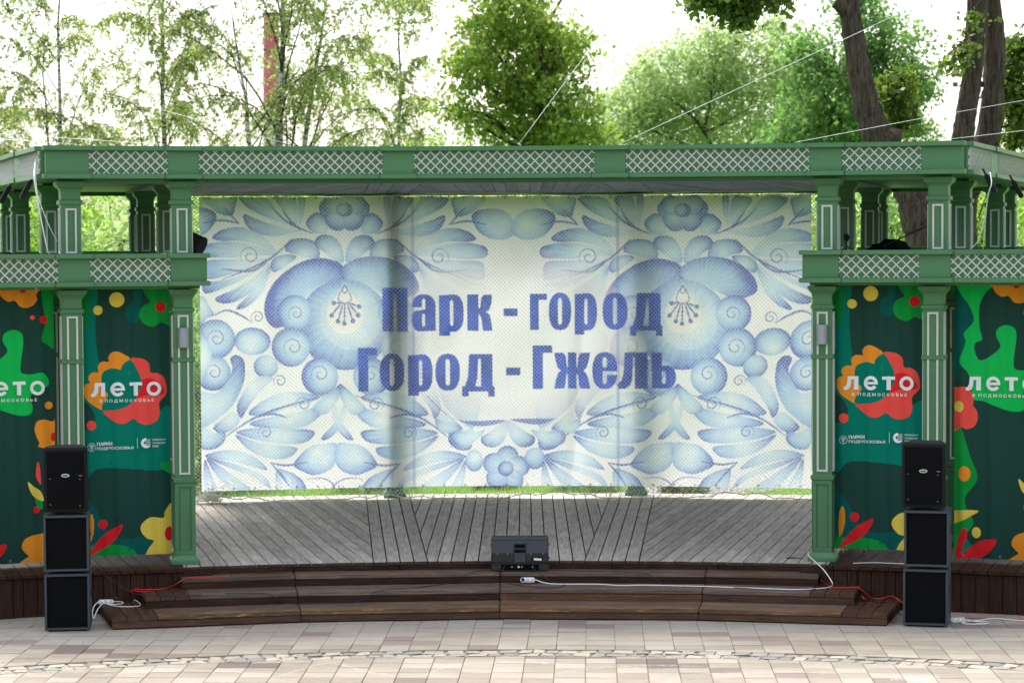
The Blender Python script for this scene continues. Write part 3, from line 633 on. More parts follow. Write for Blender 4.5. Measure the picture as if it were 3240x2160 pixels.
for pts in ([(610, 805), (700, 800), (760, 830), (770, 865), (730, 862), (715, 840)],): tstroke(D_(pts), 5)
tspiral(*one((385, 545), D_), 24); tspiral(*one((600, 385), D_), 26); tspiral(*one((470, 255), D_), 22)
# centre of the print: scallops and lower flower
for pts, L in (([(450, 530), (380, 540), (290, 530), (253, 560), (265, 600), (310, 622), (370, 610), (420, 570)], (380, 560)), ([(582, 475), (577, 540), (550, 600), (500, 628), (440, 612), (430, 570), (480, 540)], (530, 540)), ([(325, 520), (230, 548), (180, 520), (172, 465), (250, 500)], (230, 510))):
    q = E_(pts); l = one(L, E_); petal(q, l)
    ax_ = lambda y: 1604; petal([(2 * 1605 - x, y) for x, y in q], (2 * 1605 - l[0], l[1]))
# the faded white middle behind the lettering
cx, cy = art(1620, 1075); fade = np.clip(1.32 - np.sqrt(((XX - cx) / 172) ** 2 + ((YY - cy) / 116) ** 2), 0, 1); fade = np.clip(fade * 1.9, 0, .95)[..., None]
canvas[:] = canvas * (1 - fade) + np.array((.755, .765, .76), np.float32) * fade
lil = np.exp(-((np.sqrt(((XX - cx) / 172) ** 2 + ((YY - cy) / 120) ** 2) - 1) / .18) ** 2)[..., None] * .22; canvas[:] = canvas * (1 - lil) + np.array((.56, .50, .62), np.float32) * lil
for pts in (E_([(120, 330), (190, 410), (290, 470), (400, 506), (500, 500), (560, 472), (290, 468)]), E_([(600, 468), (680, 492), (770, 498), (850, 470), (860, 466)])): fillp([[tuple(p) for p in crom(pts, 5, True)]], (.14, .2, .5), .85, tex=.5)
for k in range(5): a = -1.45 + k * 2 * pi / 5; q = (1598 + 42 * cos(a), 1478 + 40 * sin(a)); petal(ell(q[0], q[1], 35, 33), (1598, 1478))
petal(ell(1597, 1478, 25, 24), (1600, 1474), lo=.2)
for q, l in ((ell(1497, 1452, 28, 34), (1500, 1440)), (ell(1690, 1445, 32, 34), (1690, 1430))): petal(q, l)
# overlapped seams of the cloth strips
for x in (1306, 1957): fillp([[(x - 6, 612), (x + 5, 612), (x + 4, 1540), (x - 5, 1540)]], (.12, .2, .5), .42)
fillp([[(632, 875), (2570, 868), (2570, 870), (632, 877)]], (.55, .58, .6), .35)
# lettering
def rr(x0, y0, x1, y1, r=.5, k=5):
    rx, ry = min(r * (x1 - x0), (x1 - x0) / 2), min(r * (x1 - x0) * 1.0, (y1 - y0) / 2); o = []
    for cx_, cy_, a in ((x1 - rx, y0 + ry, -90), (x1 - rx, y1 - ry, 0), (x0 + rx, y1 - ry, 90), (x0 + rx, y0 + ry, 180)):
        for i in range(k + 1): t = radians(a + 90 * i / k); o.append((cx_ + rx * cos(t), cy_ + ry * sin(t)))
    return o
GL = {'П': ([[(0, 0), (1, 0), (1, 1), (.57, 1), (.57, .14), (.43, .14), (.43, 1), (0, 1)]], []), 'о': ([rr(0, 0, 1, 1, .42)], [rr(.41, .14, .59, .86, .5)]),
      'р': ([[(0, .02), (.44, .02), (.44, 1), (0, 1)], rr(.1, 0, 1, .90, .4)], [rr(.44, .14, .58, .76, .5)]),
      'а': ([rr(0, 0, 1, .62, .42), rr(0, .40, .8, 1, .35), [(.5, .3), (1, .3), (1, .985), (.57, .985), (.5, .9)]], [rr(.42, .12, .57, .42, .5), [(-.1, .35), (.42, .35), (.42, .43), (.2, .44), (-.1, .52)], rr(.42, .53, .56, .87, .5)]),
      'к': ([[(0, 0), (.44, 0), (.44, 1), (0, 1)], [(.4, .42), (.52, .36), (.56, .1), (.64, .01), (1, 0), (.97, .25), (.88, .42), (.74, .48), (.9, .56), (.96, .75), (1, 1), (.62, 1), (.56, .66), (.5, .55), (.4, .54)]], []),
      'г': ([[(0, 0), (1, 0), (1, .17), (.52, .17), (.52, 1), (0, 1)]], []),
      'д': ([[(.22, 0), (.94, 0), (.94, .76), (1, .76), (1, 1), (.80, 1), (.80, .88), (.2, .88), (.2, 1), (0, 1), (0, .76), (.08, .76), (.18, .55)]], [[(.50, .12), (.58, .12), (.58, .76), (.40, .76), (.47, .55)]]),
      'ж': ([[(.38, 0), (.62, 0), (.62, 1), (.38, 1)]] + [[(s(0), 0), (s(.27), .01), (s(.33), .12), (s(.35), .38), (s(.39), .44), (s(.39), .56), (s(.34), .62), (s(.31), .9), (s(.27), 1), (s(0), 1), (s(.05), .74), (s(.12), .56), (s(.2), .5), (s(.1), .42), (s(.04), .22)] for s in (lambda x: x, lambda x: 1 - x)], []),
      'е': ([rr(0, 0, 1, 1, .42)], [rr(.41, .13, .58, .42, .5), [(.41, .52), (1.1, .52), (1.1, .62), (.58, .62), (.41, .56)], rr(.41, .53, .58, .87, .5)]),
      'л': ([[(.22, 0), (1, 0), (1, 1), (.57, 1), (.57, .14), (.5, .14), (.48, .72), (.42, .9), (.26, 1), (0, 1), (0, .84), (.12, .78), (.19, .5)]], []),
      'ь': ([[(0, 0), (.42, 0), (.42, 1), (0, 1)], rr(.1, .36, 1, 1, .38)], [rr(.42, .5, .57, .87, .5)]), '-': ([[(0, 0), (1, 0), (1, 1), (0, 1)]], [])}
for ch, x0, y0, x1, y1 in (('П', 1208, 909, 1288, 1046), ('а', 1301, 929, 1377, 1045), ('р', 1388, 929, 1466, 1059), ('к', 1478, 929, 1557, 1043), ('-', 1593, 973, 1638, 997), ('г', 1677, 927, 1731, 1041), ('о', 1737, 924, 1808, 1041), ('р', 1819, 925, 1890, 1055), ('о', 1908, 924, 1987, 1040), ('д', 1994, 925, 2098, 1060),
                           ('г', 1130, 1097, 1190, 1234), ('о', 1198, 1115, 1276, 1232), ('р', 1288, 1117, 1366, 1247), ('о', 1375, 1115, 1453, 1231), ('д', 1460, 1116, 1563, 1250), ('-', 1600, 1159, 1645, 1183), ('г', 1685, 1089, 1747, 1227), ('ж', 1753, 1112, 1868, 1226), ('е', 1875, 1111, 1954, 1227), ('л', 1957, 1112, 2050, 1226), ('ь', 2063, 1112, 2141, 1226)):
    f = lambda pl: [(x0 + u * (x1 - x0), y0 + v_ * (y1 - y0)) for u, v_ in pl]
    fillp([f(o) for o in GL[ch][0]], (.07, .12, .44), .97, [f(h) for h in GL[ch][1]], tex=.9)
paint_ = canvas.reshape(GH, SS, GW, SS, 3).mean((1, 3))
u = np.linspace(0, 1, GW); t = np.linspace(0, 1, GH); U, T = np.meshgrid(u, t)
TH = -10.81 + U * 21.96 - (1 - T) * .0 - .28; ZB = .596 + .018 * (2 * U - 1) ** 2 * -1
ZZ = 4.436 - T * (4.436 - ZB) - .012 * np.abs(np.sin(U * pi * 16)) * np.exp(-T * 18)
fold = .016 * np.sin(U * 47 + 1.5 * np.sin(T * 3)) * (.3 + .7 * np.abs(np.sin(U * 9))) + .05 * np.exp(-((U - .645 + .04 * T) / .012) ** 2) * (T > .2) * np.clip((T - .2) * 3, 0, 1) + .02 * np.sin(U * 13 + T * 5) + .012 * np.sin(T * 17 + U * 31)
def belly(U): return .10 * np.abs(np.sin((U - .302) / .33 * pi)) ** 1
RR_ = 20.98 - fold * .8
AA = np.radians(TH + TH0); V = np.stack([OX + RR_ * np.sin(AA), OY + RR_ * np.cos(AA), ZZ], -1).reshape(-1, 3)
i = np.arange((GH - 1) * GW).reshape(GH - 1, GW)[:, :-1].ravel(); F = np.stack([i, i + GW, i + GW + 1, i + 1], -1)
org = np.array(P(20.98, 0) + (2.5,)); me = np_mesh('backdrop_banner', V - org, F, True)
ca = me.color_attributes.new('print', 'FLOAT_COLOR', 'POINT'); cc = np.ones((GH * GW, 4), np.float32); cc[:, :3] = paint_.reshape(-1, 3); ca.data.foreach_set('color', cc.ravel())
b = NB('printed_net_cloth'); at = b.n('ShaderNodeAttribute', attribute_name='print'); v = b.coord('Object'); w = b.noise(v, 60, 4, .7); w2 = b.noise(v, 2.2, 4)
c = b.hsv(at.outputs['Color'], b.math('MULTIPLY_ADD', w, .22, .89)); c = b.hsv(c, b.math('MULTIPLY_ADD', w2, .16, .92))
df = b.n('ShaderNodeBsdfDiffuse'); tr = b.n('ShaderNodeBsdfTranslucent'); b.set(df, 'Color', c); b.set(tr, 'Color', c); wr = b.noise(b.coord('Object', (1.3, 1, .7)), 3.2, 5, .6, .8); nm = b.bump(b.math('ADD', b.math('MULTIPLY', w, .06), wr), .55, .05); b.set(df, 'Normal', nm)
mx = b.n('ShaderNodeMixShader'); mx.inputs[0].default_value = .53; b.t.links.new(df.outputs[0], mx.inputs[1]); b.t.links.new(tr.outputs[0], mx.inputs[2]); b.t.links.new(mx.outputs[0], b.out.inputs[0])
ban = tag(obj('backdrop_banner', me, TR(*org), None, b.m), 'wide white backdrop banner with blue painted flowers and large blue lettering', 'banner')
ey = MB()
for k in range(29):
    for top in (0, 1):
        uu = (k + .5) / 29; th = -10.81 + uu * 21.96 - .28; z = 4.415 if top else .615; a = radians(th + TH0); R = 20.955
        c0 = Vector((OX + R * sin(a), OY + R * cos(a), z)); ring = [tuple(c0 + Vector((cos(a) * .013 * cos(q), -sin(a) * .013 * cos(q), .013 * sin(q)))) for q in [2 * pi * j / 8 for j in range(9)]]; ey.tube(ring, .004, 4, 0, False)
obj('eyelets', ey, TR(0, 0, 0), ban, M_blk, kind='stuff')
# ------------------------------------------------------------------ knotted rope net hung in front of the banner
NU, NV = 164, 156
def netpt(k, j):
    u = (k + .5 * (j % 2)) / NU; t = j / NV
    th = -11.75 + 23.5 * u - .2; z = 4.455 - t * (4.455 - .452)
    th += .045 * sin(9 * u + 7 * t) + .03 * sin(31 * u - 11 * t) + .010 * sin(k * 12.9898 + j * 78.233)
    sag = .05 * sin(u * 24) * max(0, t - .9) * 10 + .02 * sin(17 * u + 5 * t) + .003 * sin(k * 39.3 + j * 11.1)
    if t > .94: th += .10 * sin(u * 60 + j) * (t - .94) * 10; sag += .02 * sin(k * 2.4 + j * 3)
    z = max(z + sag, .449); R = 20.93 - .02 * sin(u * 20 + t * 6) - max(0, t - .93) * .9 * (.6 + .4 * sin(u * 13))
    a = radians(th + TH0); return (OX + R * sin(a), OY + R * cos(a), z)
G = np.array([[netpt(k, j) for k in range(NU + 1)] for j in range(NV + 1)]); segs = []
for j in range(NV):
    A0, B0 = G[j], G[j + 1]
    if j % 2 == 0: segs += [np.stack([A0, B0], 1), np.stack([A0[1:], B0[:-1]], 1)]
    else: segs += [np.stack([A0, B0], 1), np.stack([A0[:-1], B0[1:]], 1)]
S_ = np.concatenate(segs); d = S_[:, 1] - S_[:, 0]; d /= np.linalg.norm(d, axis=1, keepdims=True); n1 = np.cross(d, [0, 1, 0]); n1 /= np.linalg.norm(n1, axis=1, keepdims=True); n2 = np.cross(d, n1); r_ = .0034
ringv = [n1 * r_ * cos(2 * pi * k / 3) + n2 * r_ * sin(2 * pi * k / 3) for k in range(3)]
VV = np.stack([S_[:, 0] + q for q in ringv] + [S_[:, 1] + q for q in ringv], 1).reshape(-1, 3); bI = np.arange(len(S_))[:, None] * 6
FF = np.concatenate([bI + np.array([0, 1, 4, 3]), bI + np.array([1, 2, 5, 4]), bI + np.array([2, 0, 3, 5])])
M_rope = simple('pale_rope', (.74, .72, .64, 1), .8, .15, 40)
org = np.array(P(20.93, 0) + (2.4,)); me = np_mesh('rope_net', VV - org, FF); net = tag(obj('rope_net', me, TR(*org), None, M_rope), 'pale knotted rope net hung over the blue flowered banner', 'net')
def edge(j): return [tuple(G[j][k]) for k in range(0, NU + 1, 2)]
obj('border_rope', MB().tube(edge(0), .008, 5).tube(edge(NV), .008, 5), TR(0, 0, 0), net, M_rope)
heap = MB()
for k in range(70):
    c0 = Vector(PZ(20.75 + random.gauss(0, .05), -10.9 + random.gauss(0, .28), .47 + abs(random.gauss(0, .06)))); heap.tube([tuple(c0 + Vector((random.gauss(0, .05), random.gauss(0, .03), random.gauss(0, .03)))) for _ in range(4)], .0045, 4)
obj('gathered_cords', heap, TR(0, 0, 0), net, M_rope, kind='stuff')

# ------------------------------------------------------------------ summer banners on the wings
CS = {'night': srgb(33, 70, 62), 'teal': srgb(0, 122, 103), 'deep': srgb(9, 92, 88), 'green': srgb(18, 150, 62), 'bright': srgb(20, 188, 86), 'leaf': srgb(10, 128, 56), 'orange': srgb(238, 148, 44), 'coral': srgb(240, 82, 74), 'red': srgb(222, 38, 46), 'yellow': srgb(232, 204, 84), 'white': srgb(236, 238, 240)}
MC = {k: flat('print_' + k, v) for k, v in CS.items()}
for k in ('white',): pass
KS = 1 / 299.
def wave(u, z, w): return .007 * sin((u * .8 + z * .45) * 19 + 2 * sin(z * 2.1)) * max(0, sin(z * 1.9 + u * 3)) + .020 * sin(u * 17 + .6 * sin(z * 1.3)) * (.55 + .45 * sin(u * 5 + 1)) + .008 * sin(u * 41 + z) + .010 * sin(z * 3.1 + u * 4)
class Print:
    """flat print: coloured shapes laid on a hanging cloth, x right, y down in print units"""
    def __init__(s, w, h): s.w, s.h, s.layer = w, h, 0; s.bm = {}; s.text = MB(); s.letters = []
    def put(s, x, y, lift): return (x * KS, -wave(x * KS, -y * KS, s.w * KS) - lift, -y * KS)
    def poly(s, pts, col, smooth=True, lift=None, bmk='print'):
        if smooth: pts = [tuple(p) for p in crom(pts, 5, True)]
        q = [(min(max(x, 0), s.w), min(max(y, 0), s.h)) for x, y in pts]; s.layer += 1; lf = .0006 * s.layer if lift is None else lift
        bm = bmesh.new(); vs = []
        for p in q:
            if not vs or (vs[-1].co.xy - Vector(p)).length > .05: vs.append(bm.verts.new((p[0], p[1], 0)))
        if (vs[0].co - vs[-1].co).length < .05: bm.verts.remove(vs.pop())
        if len(vs) < 3: bm.free(); return
        es = [bm.edges.new((vs[i], vs[(i + 1) % len(vs)])) for i in range(len(vs))]
        bmesh.ops.triangle_fill(bm, use_beauty=True, edges=es)
        xs = [p[0] for p in q]; ys = [p[1] for p in q]
        for k in range(int(min(xs) // 6) + 1, int(max(xs) // 6) + 1): bmesh.ops.bisect_plane(bm, geom=bm.verts[:] + bm.edges[:] + bm.faces[:], plane_co=(k * 6, 0, 0), plane_no=(1, 0, 0))
        for k in range(int(min(ys) // 24) + 1, int(max(ys) // 24) + 1): bmesh.ops.bisect_plane(bm, geom=bm.verts[:] + bm.edges[:] + bm.faces[:], plane_co=(0, k * 24, 0), plane_no=(0, 1, 0))
        bm.verts.index_update(); V = [s.put(v_.co.x, v_.co.y, lf) for v_ in bm.verts]; fs = [tuple(v_.index for v_ in f.verts) for f in bm.faces]
        fs = [f if (V[f[1]][0] - V[f[0]][0]) * (V[f[2]][2] - V[f[0]][2]) - (V[f[1]][2] - V[f[0]][2]) * (V[f[2]][0] - V[f[0]][0]) > 0 else f[::-1] for f in fs]
        s.bm.setdefault(bmk, MB()).add(V, fs, list(CS).index(col)); bm.free()
    def dot(s, x, y, r, col, ry=None): s.poly(ell(x, y, r, ry or r, 16), col, False)
    def write(s, txt, x, y, h, w, bold=0.):
        cu = bpy.data.curves.new('t', 'FONT'); cu.body = txt; cu.size = 1; cu.offset = bold; cu.resolution_u = 4; o = bpy.data.objects.new('t', cu); COL.objects.link(o)
        bpy.context.view_layer.update(); me = bpy.data.meshes.new_from_object(o.evaluated_get(bpy.context.evaluated_depsgraph_get())); bpy.data.objects.remove(o); bpy.data.curves.remove(cu)
        c = np.array([v_.co[:] for v_ in me.vertices]); mn, mx_ = c.min(0), c.max(0); lf = .0006 * (s.layer + 3)
        V = [s.put(x + (p[0] - mn[0]) / (mx_[0] - mn[0]) * w, y - (p[1] - mn[1]) / (mx_[1] - mn[1]) * h, lf) for p in c]
        s.text.add(V, [tuple(p.vertices) for p in me.polygons]); bpy.data.meshes.remove(me)
    def letter(s, polys):
        keep = s.bm.pop('lettering', None); s.glyph(polys); s.letters.append(s.bm.pop('lettering'))
        if keep: s.bm['lettering'] = keep
    def glyph(s, polys, holes=()):
        s.layer += 1
        for p in polys: s.poly(p, 'white', False, .0006 * (s.layer + 3), 'lettering')
    def build(s, name, M, label, group):
        nx, ny = -(-s.w // 6), -(-s.h // 24); V = [s.put(min(6 * i, s.w), min(24 * j, s.h), 0) for j in range(ny + 1) for i in range(nx + 1)]; n = nx + 1
        F = [(j * n + i, (j + 1) * n + i, (j + 1) * n + i + 1, j * n + i + 1) for j in range(ny) for i in range(nx)]
        me = np_mesh(name, V, F, True); me.materials.append(MC['night']); r = tag(obj(name, me, M), label, 'banner', group)
        pr = s.bm['print'].mesh('print', True)
        for k in CS: pr.materials.append(MC[k])
        obj('print', pr, M, r); 
        for L in s.letters: obj('letter', L, M, r, MC['white'])
        if 'lettering' in s.bm: s.text.add(s.bm['lettering'].v, s.bm['lettering'].f)
        tm = s.text.mesh('lettering'); tm.materials.append(MC['white']); obj('lettering', tm, M, r, kind='stuff')
        ee = MB()
        for k in range(5): x = s.w * (k + .5) / 5; p = s.put(x, s.h - 8, .004); ee.tube([(p[0] + .011 * cos(q), p[1], p[2] + .011 * sin(q)) for q in [2 * pi * j / 8 for j in range(9)]], .0035, 4, 0, False)
        obj('eyelets', ee, M, r, M_steel); return r
def leto(pr, x0, y0, w, h):
    k = w / 495.; hh = h
    X = lambda a: x0 + a * k
    def ring(cx, cy, ro, ri, a0, a1, n=26): return [(cx + ro * cos(radians(a0 + (a1 - a0) * i / n)), cy + ro * sin(radians(a0 + (a1 - a0) * i / n))) for i in range(n + 1)] + [(cx + ri * cos(radians(a1 + (a0 - a1) * i / n)), cy + ri * sin(radians(a1 + (a0 - a1) * i / n))) for i in range(n + 1)]
    y1 = y0 + hh; r = hh / 2
    pr.letter([[(X(28), y0), (X(102), y0), (X(102), y1), (X(72), y1), (X(72), y0 + .24 * hh), (X(54), y0 + .24 * hh), (X(50), y0 + .7 * hh), (X(38), y0 + .95 * hh), (X(18), y1 + .03 * hh), (X(0), y1), (X(0), y1 - .22 * hh), (X(12), y1 - .24 * hh), (X(22), y0 + .55 * hh)]])
    cx = X(190); pr.letter([ring(cx, y0 + r, r * 1.05, r * .56, 35, 360), [(cx - r * .8, y0 + r - .09 * hh), (cx + r * 1.05, y0 + r - .09 * hh), (cx + r * 1.04, y0 + r + .1 * hh), (cx - r * .8, y0 + r + .1 * hh)]])
    pr.letter([[(X(272), y0), (X(362), y0), (X(362), y0 + .24 * hh), (X(332), y0 + .24 * hh), (X(332), y1), (X(302), y1), (X(302), y0 + .24 * hh), (X(272), y0 + .24 * hh)]])
    pr.letter([ring(X(444), y0 + r, r * 1.06, r * .58, 0, 360)])
def c2(pts, ox=0., oy=1000., s=2.2395): return [(ox + x / s - 262, oy + y / s - 915) for x, y in pts]
def c1(pts): return c2(pts, 0, 400)
def c3(pts): return c2(pts, 0, 1560, 2.138)
p1 = Print(283, 848)
p1.poly(c2([(585, -190), (710, -190), (700, 0), (700, 150), (715, 300), (740, 450), (800, 600), (1000, 700), (1130, 690), (1220, 668), (1240, 1060), (1180, 1100), (1080, 1110), (900, 1090), (760, 1083), (680, 1095), (590, 1130), (560, 500)]), 'teal')
p1.poly(c2([(570, 585), (610, 610), (650, 640), (690, 715), (665, 785), (600, 810), (560, 800)]), 'night')
p1.poly(c1([(570, 1100), (662, 1110), (655, 1370), (625, 1440), (570, 1490)]), 'leaf')
p1.poly(c1([(960, 1180), (1030, 1165), (1010, 1300), (1000, 1392), (940, 1395), (918, 1350), (925, 1280), (975, 1240)]), 'deep')
p1.poly(c1([(1040, 1130), (1240, 1130), (1240, 1405), (1160, 1400), (1100, 1430), (1030, 1400), (1005, 1340), (1030, 1285), (1085, 1250), (1050, 1200)]), 'green')
for x, y, r, c in ((850, 1235, 54, 'yellow'), (717, 1308, 34, 'yellow'), (1160, 1290, 38, 'red')): q = c1([(x, y)])[0]; p1.dot(q[0], q[1], r / 2.24, c)
p1.poly(c2([(940, 318), (900, 280), (850, 258), (810, 265), (788, 300), (790, 330), (740, 328), (712, 360), (715, 402), (680, 402), (648, 425), (645, 455), (655, 475), (620, 490), (608, 530), (620, 580), (660, 625), (745, 672), (760, 620), (800, 565), (850, 480), (900, 400)]), 'orange')
p1.poly(c2([(940, 318), (985, 305), (1040, 317), (1075, 352), (1084, 410), (1130, 415), (1175, 445), (1195, 510), (1190, 570), (1142, 625), (1145, 700), (1120, 760), (1060, 782), (1000, 770), (957, 738), (900, 770), (840, 765), (780, 722), (746, 672), (850, 620), (920, 480)]), 'coral')
p1.poly(c2([(940, 318), (985, 380), (1015, 450), (1017, 520), (985, 590), (925, 642), (850, 670), (746, 674), (742, 630), (783, 565), (748, 525), (735, 470), (745, 410), (790, 382), (835, 378), (872, 388), (885, 355)]), 'teal')
p1.poly(c2([(1018, 470), (1060, 452), (1120, 470), (1180, 545), (1130, 572), (1060, 570), (985, 590), (1015, 520)]), 'red')
q = c2([(660, 777)])[0]; p1.dot(q[0], q[1], 15.5, 'coral')
p1.poly(c2([(1138, 1060), (1180, 1048), (1235, 1060), (1235, 1140), (1170, 1110)]), 'green')
p1.poly(c3([(560, 50), (640, 90), (690, 180), (750, 280), (850, 325), (960, 310), (1045, 345), (1000, 470), (560, 470)]), 'deep'); p1.poly(c3([(590, 470), (598, 330), (660, 380), (770, 358), (880, 380), (930, 432), (940, 470)]), 'green')
p1.poly(c3([(596, 340), (598, 200), (625, 143), (640, 200), (635, 280), (612, 345)]), 'orange'); q = c3([(703, 218)])[0]; p1.dot(q[0], q[1], 15, 'red')
p1.poly(c3([(600, 425), (650, 350), (720, 280), (800, 235), (832, 222), (825, 260), (780, 330), (700, 388)]), 'red')
p1.poly(c3([(1180, 105), (1120, 140), (1108, 185), (1020, 180), (960, 230), (960, 280), (1000, 325), (1042, 342), (1002, 400), (995, 470), (1180, 470)]), 'yellow'); q = c3([(1150, 295)])[0]; p1.dot(q[0], q[1], 16, 'red', 23)
leto(p1, 660 / 2.2395 - 262, 1000 + 478 / 2.2395 - 915, 221, 43)
p1.write('В  П О Д М О С К О В Ь Е', 720 / 2.2395 - 262, 1000 + 622 / 2.2395 - 915, 11.5, 172, .014)
p1.write('ПАРКИ', 697 / 2.2395 - 262, 1000 + 922 / 2.2395 - 915, 10.5, 49, .03); p1.write('ПОДМОСКОВЬЯ', 697 / 2.2395 - 262, 1000 + 956 / 2.2395 - 915, 10.5, 115, .012)
for k, tx in enumerate(('РАМЕНСКИЙ', 'ГОРОДСКОЙ', 'ПАРК')): p1.write(tx, 1091 / 2.2395 - 262, 1000 + (897 + 24 * k) / 2.2395 - 915, 7, (42, 41, 19.5)[k], .014)
def arc_(cx, cy, r, w, a0, a1, n=22): return [(cx + (r + w) * cos(radians(a0 + (a1 - a0) * i / n)), cy + (r + w) * sin(radians(a0 + (a1 - a0) * i / n))) for i in range(n + 1)] + [(cx + r * cos(radians(a1 + (a0 - a1) * i / n)), cy + r * sin(radians(a1 + (a0 - a1) * i / n))) for i in range(n + 1)]
ex, ey_ = c2([(659, 930)])[0]; p1.glyph([arc_(ex, ey_, 12, 1.1, 0, 180), arc_(ex, ey_, 12, 1.1, 180, 360)])
p1.glyph([[(ex - .5, ey_ - 8), (ex + .5, ey_ - 8), (ex + .5, ey_ + 12), (ex - .5, ey_ + 12)]] + [[(ex, ey_ - 3 + 4 * k), (ex + s * 6, ey_ - 7 + 4 * k), (ex + s * 6, ey_ - 5.8 + 4 * k), (ex, ey_ - 1.8 + 4 * k)] for k in range(3) for s in (1, -1)] + [arc_(ex, ey_ + 1, 8, .9, 200, 340, 8)])
lx = c2([(983, 873)])[0]; p1.glyph([[(lx[0] - .6, lx[1]), (lx[0] + .6, lx[1]), (lx[0] + .6, lx[1] + 34), (lx[0] - .6, lx[1] + 34)]])
ex, ey_ = c2([(1045, 912)])[0]; p1.glyph([[(ex + 16 * cos(radians(a)), ey_ + 16 * sin(radians(a))) for a in range(90, 271, 12)], [(ex + 16 * cos(radians(a)), ey_ + 16 * sin(radians(a))) for a in range(30, 91, 10)] + [(ex, ey_ + 8)]])
p1.glyph([[(ex + 2 + 4 * k, ey_ - 13), (ex + 3 + 4 * k, ey_ - 13), (ex + 3 + 4 * k, ey_ + 7), (ex + 2 + 4 * k, ey_ + 7)] for k in range(3)] + [[(ex + 1, ey_ - 11 + 7 * k), (ex + 15, ey_ - 11 + 7 * k), (ex + 15, ey_ - 10 + 7 * k), (ex + 1, ey_ - 10 + 7 * k)] for k in range(3)])
p1.poly([(ex - 8, ey_ - 1), (ex - 3, ey_ - 7), (ex - 1, ey_ - 2), (ex - 4, ey_ + 4)], 'teal', True, .0006 * (p1.layer + 5))
# outer design
p2_ = Print(289, 862)
def r1(pts): return [(2430 + x / 2.2395 - 3002, 400 + y / 2.2395 - 915) for x, y in pts]
def r2(pts): return [(2430 + x / 2.2395 - 3002, 1000 + y / 2.2395 - 915) for x, y in pts]
def r3(pts): return [(2140 + x / 2.138 - 3002, 1560 + y / 2.138 - 915) for x, y in pts]
def l1(pts): return [(3106 + x / 2.2395 - 3002, 400 + y / 2.2395 - 915) for x, y in pts]
def l2(pts): return [(3106 + x / 2.2395 - 3002, 1000 + y / 2.2395 - 915) for x, y in pts]
def l3(pts): return [(3106 + x / 2.138 - 3002, 1560 + y / 2.138 - 915) for x, y in pts]
def ab(pts): return [(x - 3002, y - 915) for x, y in pts]
p2_.poly(r1([(1270, 1100), (1340, 1150), (1390, 1240), (1400, 1330), (1420, 1450), (1420, 1490), (1380, 1530), (1345, 1600), (1350, 1680), (1310, 1760), (1270, 1800)]), 'deep')
p2_.poly(ab([(3008, 900), (3130, 905), (3100, 940), (3080, 980), (3079, 1047), (3087, 1088), (3068, 1098), (3065, 1122), (3085, 1154), (3144, 1114), (3133, 1080), (3134, 1058), (3150, 1045), (3171, 1043), (3192, 1056), (3195, 1089), (3187, 1147), (3190, 1178), (3222, 1183), (3253, 1178), (3271, 1196), (3273, 1218), (3253, 1230), (3217, 1250), (3223, 1286), (3216, 1308), (3180, 1312), (3130, 1296), (3090, 1281), (3062, 1272), (3048, 1200), (3019, 1161), (3030, 1120), (3037, 1094), (3032, 1067), (3062, 1030), (3050, 985), (3022, 945)]), 'bright')
p2_.poly(r2([(1270, 840), (1330, 815), (1360, 900), (1400, 1030), (1440, 1130), (1440, 1190), (1410, 1240), (1365, 1300), (1365, 1370), (1400, 1440), (1418, 1490), (1392, 1540), (1340, 1600), (1320, 1680), (1260, 1720)]), 'green')
p2_.poly(r2([(1260, 560), (1310, 535), (1360, 530), (1400, 560), (1420, 610), (1415, 660), (1440, 700), (1445, 760), (1420, 810), (1370, 827), (1330, 815), (1285, 845), (1255, 830)]), 'coral'); q = r2([(1315, 670)])[0]; p2_.dot(q[0], q[1], 15.5, 'yellow', 18)
q = r2([(1355, 1143)])[0]; p2_.dot(q[0], q[1], 19.5, 'orange', 24); p2_.poly(r2([(1270, 1415), (1360, 1400), (1452, 1405), (1400, 1442), (1330, 1480), (1270, 1495)]), 'yellow')
p2_.poly(r3([(1850, 470), (1875, 320), (1915, 256), (1932, 300), (1920, 370), (1890, 455)]), 'red'); p2_.poly(r3([(1925, 340), (1955, 380), (1940, 440), (1890, 470), (1890, 440)]), 'teal'); q = r3([(1992, 290)])[0]; p2_.dot(q[0], q[1], 14.5, 'yellow', 18)
p2_.poly(r3([(1876, 468), (1940, 400), (2020, 345), (2128, 334), (2080, 420), (1990, 470)]), 'red')
p2_.poly(l3([(400, 250), (300, 268), (230, 280), (180, 310), (163, 360), (190, 400), (207, 420), (150, 460), (145, 480), (290, 485), (400, 485)]), 'orange')
p2_.poly(l1([(20, 1120), (35, 1175), (60, 1215), (100, 1240), (145, 1235), (180, 1275), (220, 1285), (270, 1270), (300, 1230), (295, 1190), (330, 1120)]), 'orange'); q = l1([(200, 1160)])[0]; p2_.dot(q[0], q[1], 10, 'red')
p2_.poly(l1([(335, 1120), (440, 1120), (440, 1550), (360, 1542), (325, 1510), (345, 1430), (357, 1370), (340, 1280)]), 'green')
for x, y, r, c, f in ((265, 1353, 7.5, 'coral', l1), (343, 1370, 13.5, 'red', l1), (372, 631, 12.5, 'orange', l2), (278, 1365, 11.5, 'red', l2)): q = f([(x, y)])[0]; p2_.dot(q[0], q[1], r, c)
p2_.poly(l2([(440, 715), (400, 745), (340, 730), (290, 745), (273, 800), (290, 862), (305, 895), (305, 925), (440, 925)]), 'orange'); q = l2([(405, 855)])[0]; p2_.dot(q[0], q[1], 9, 'red', 14)
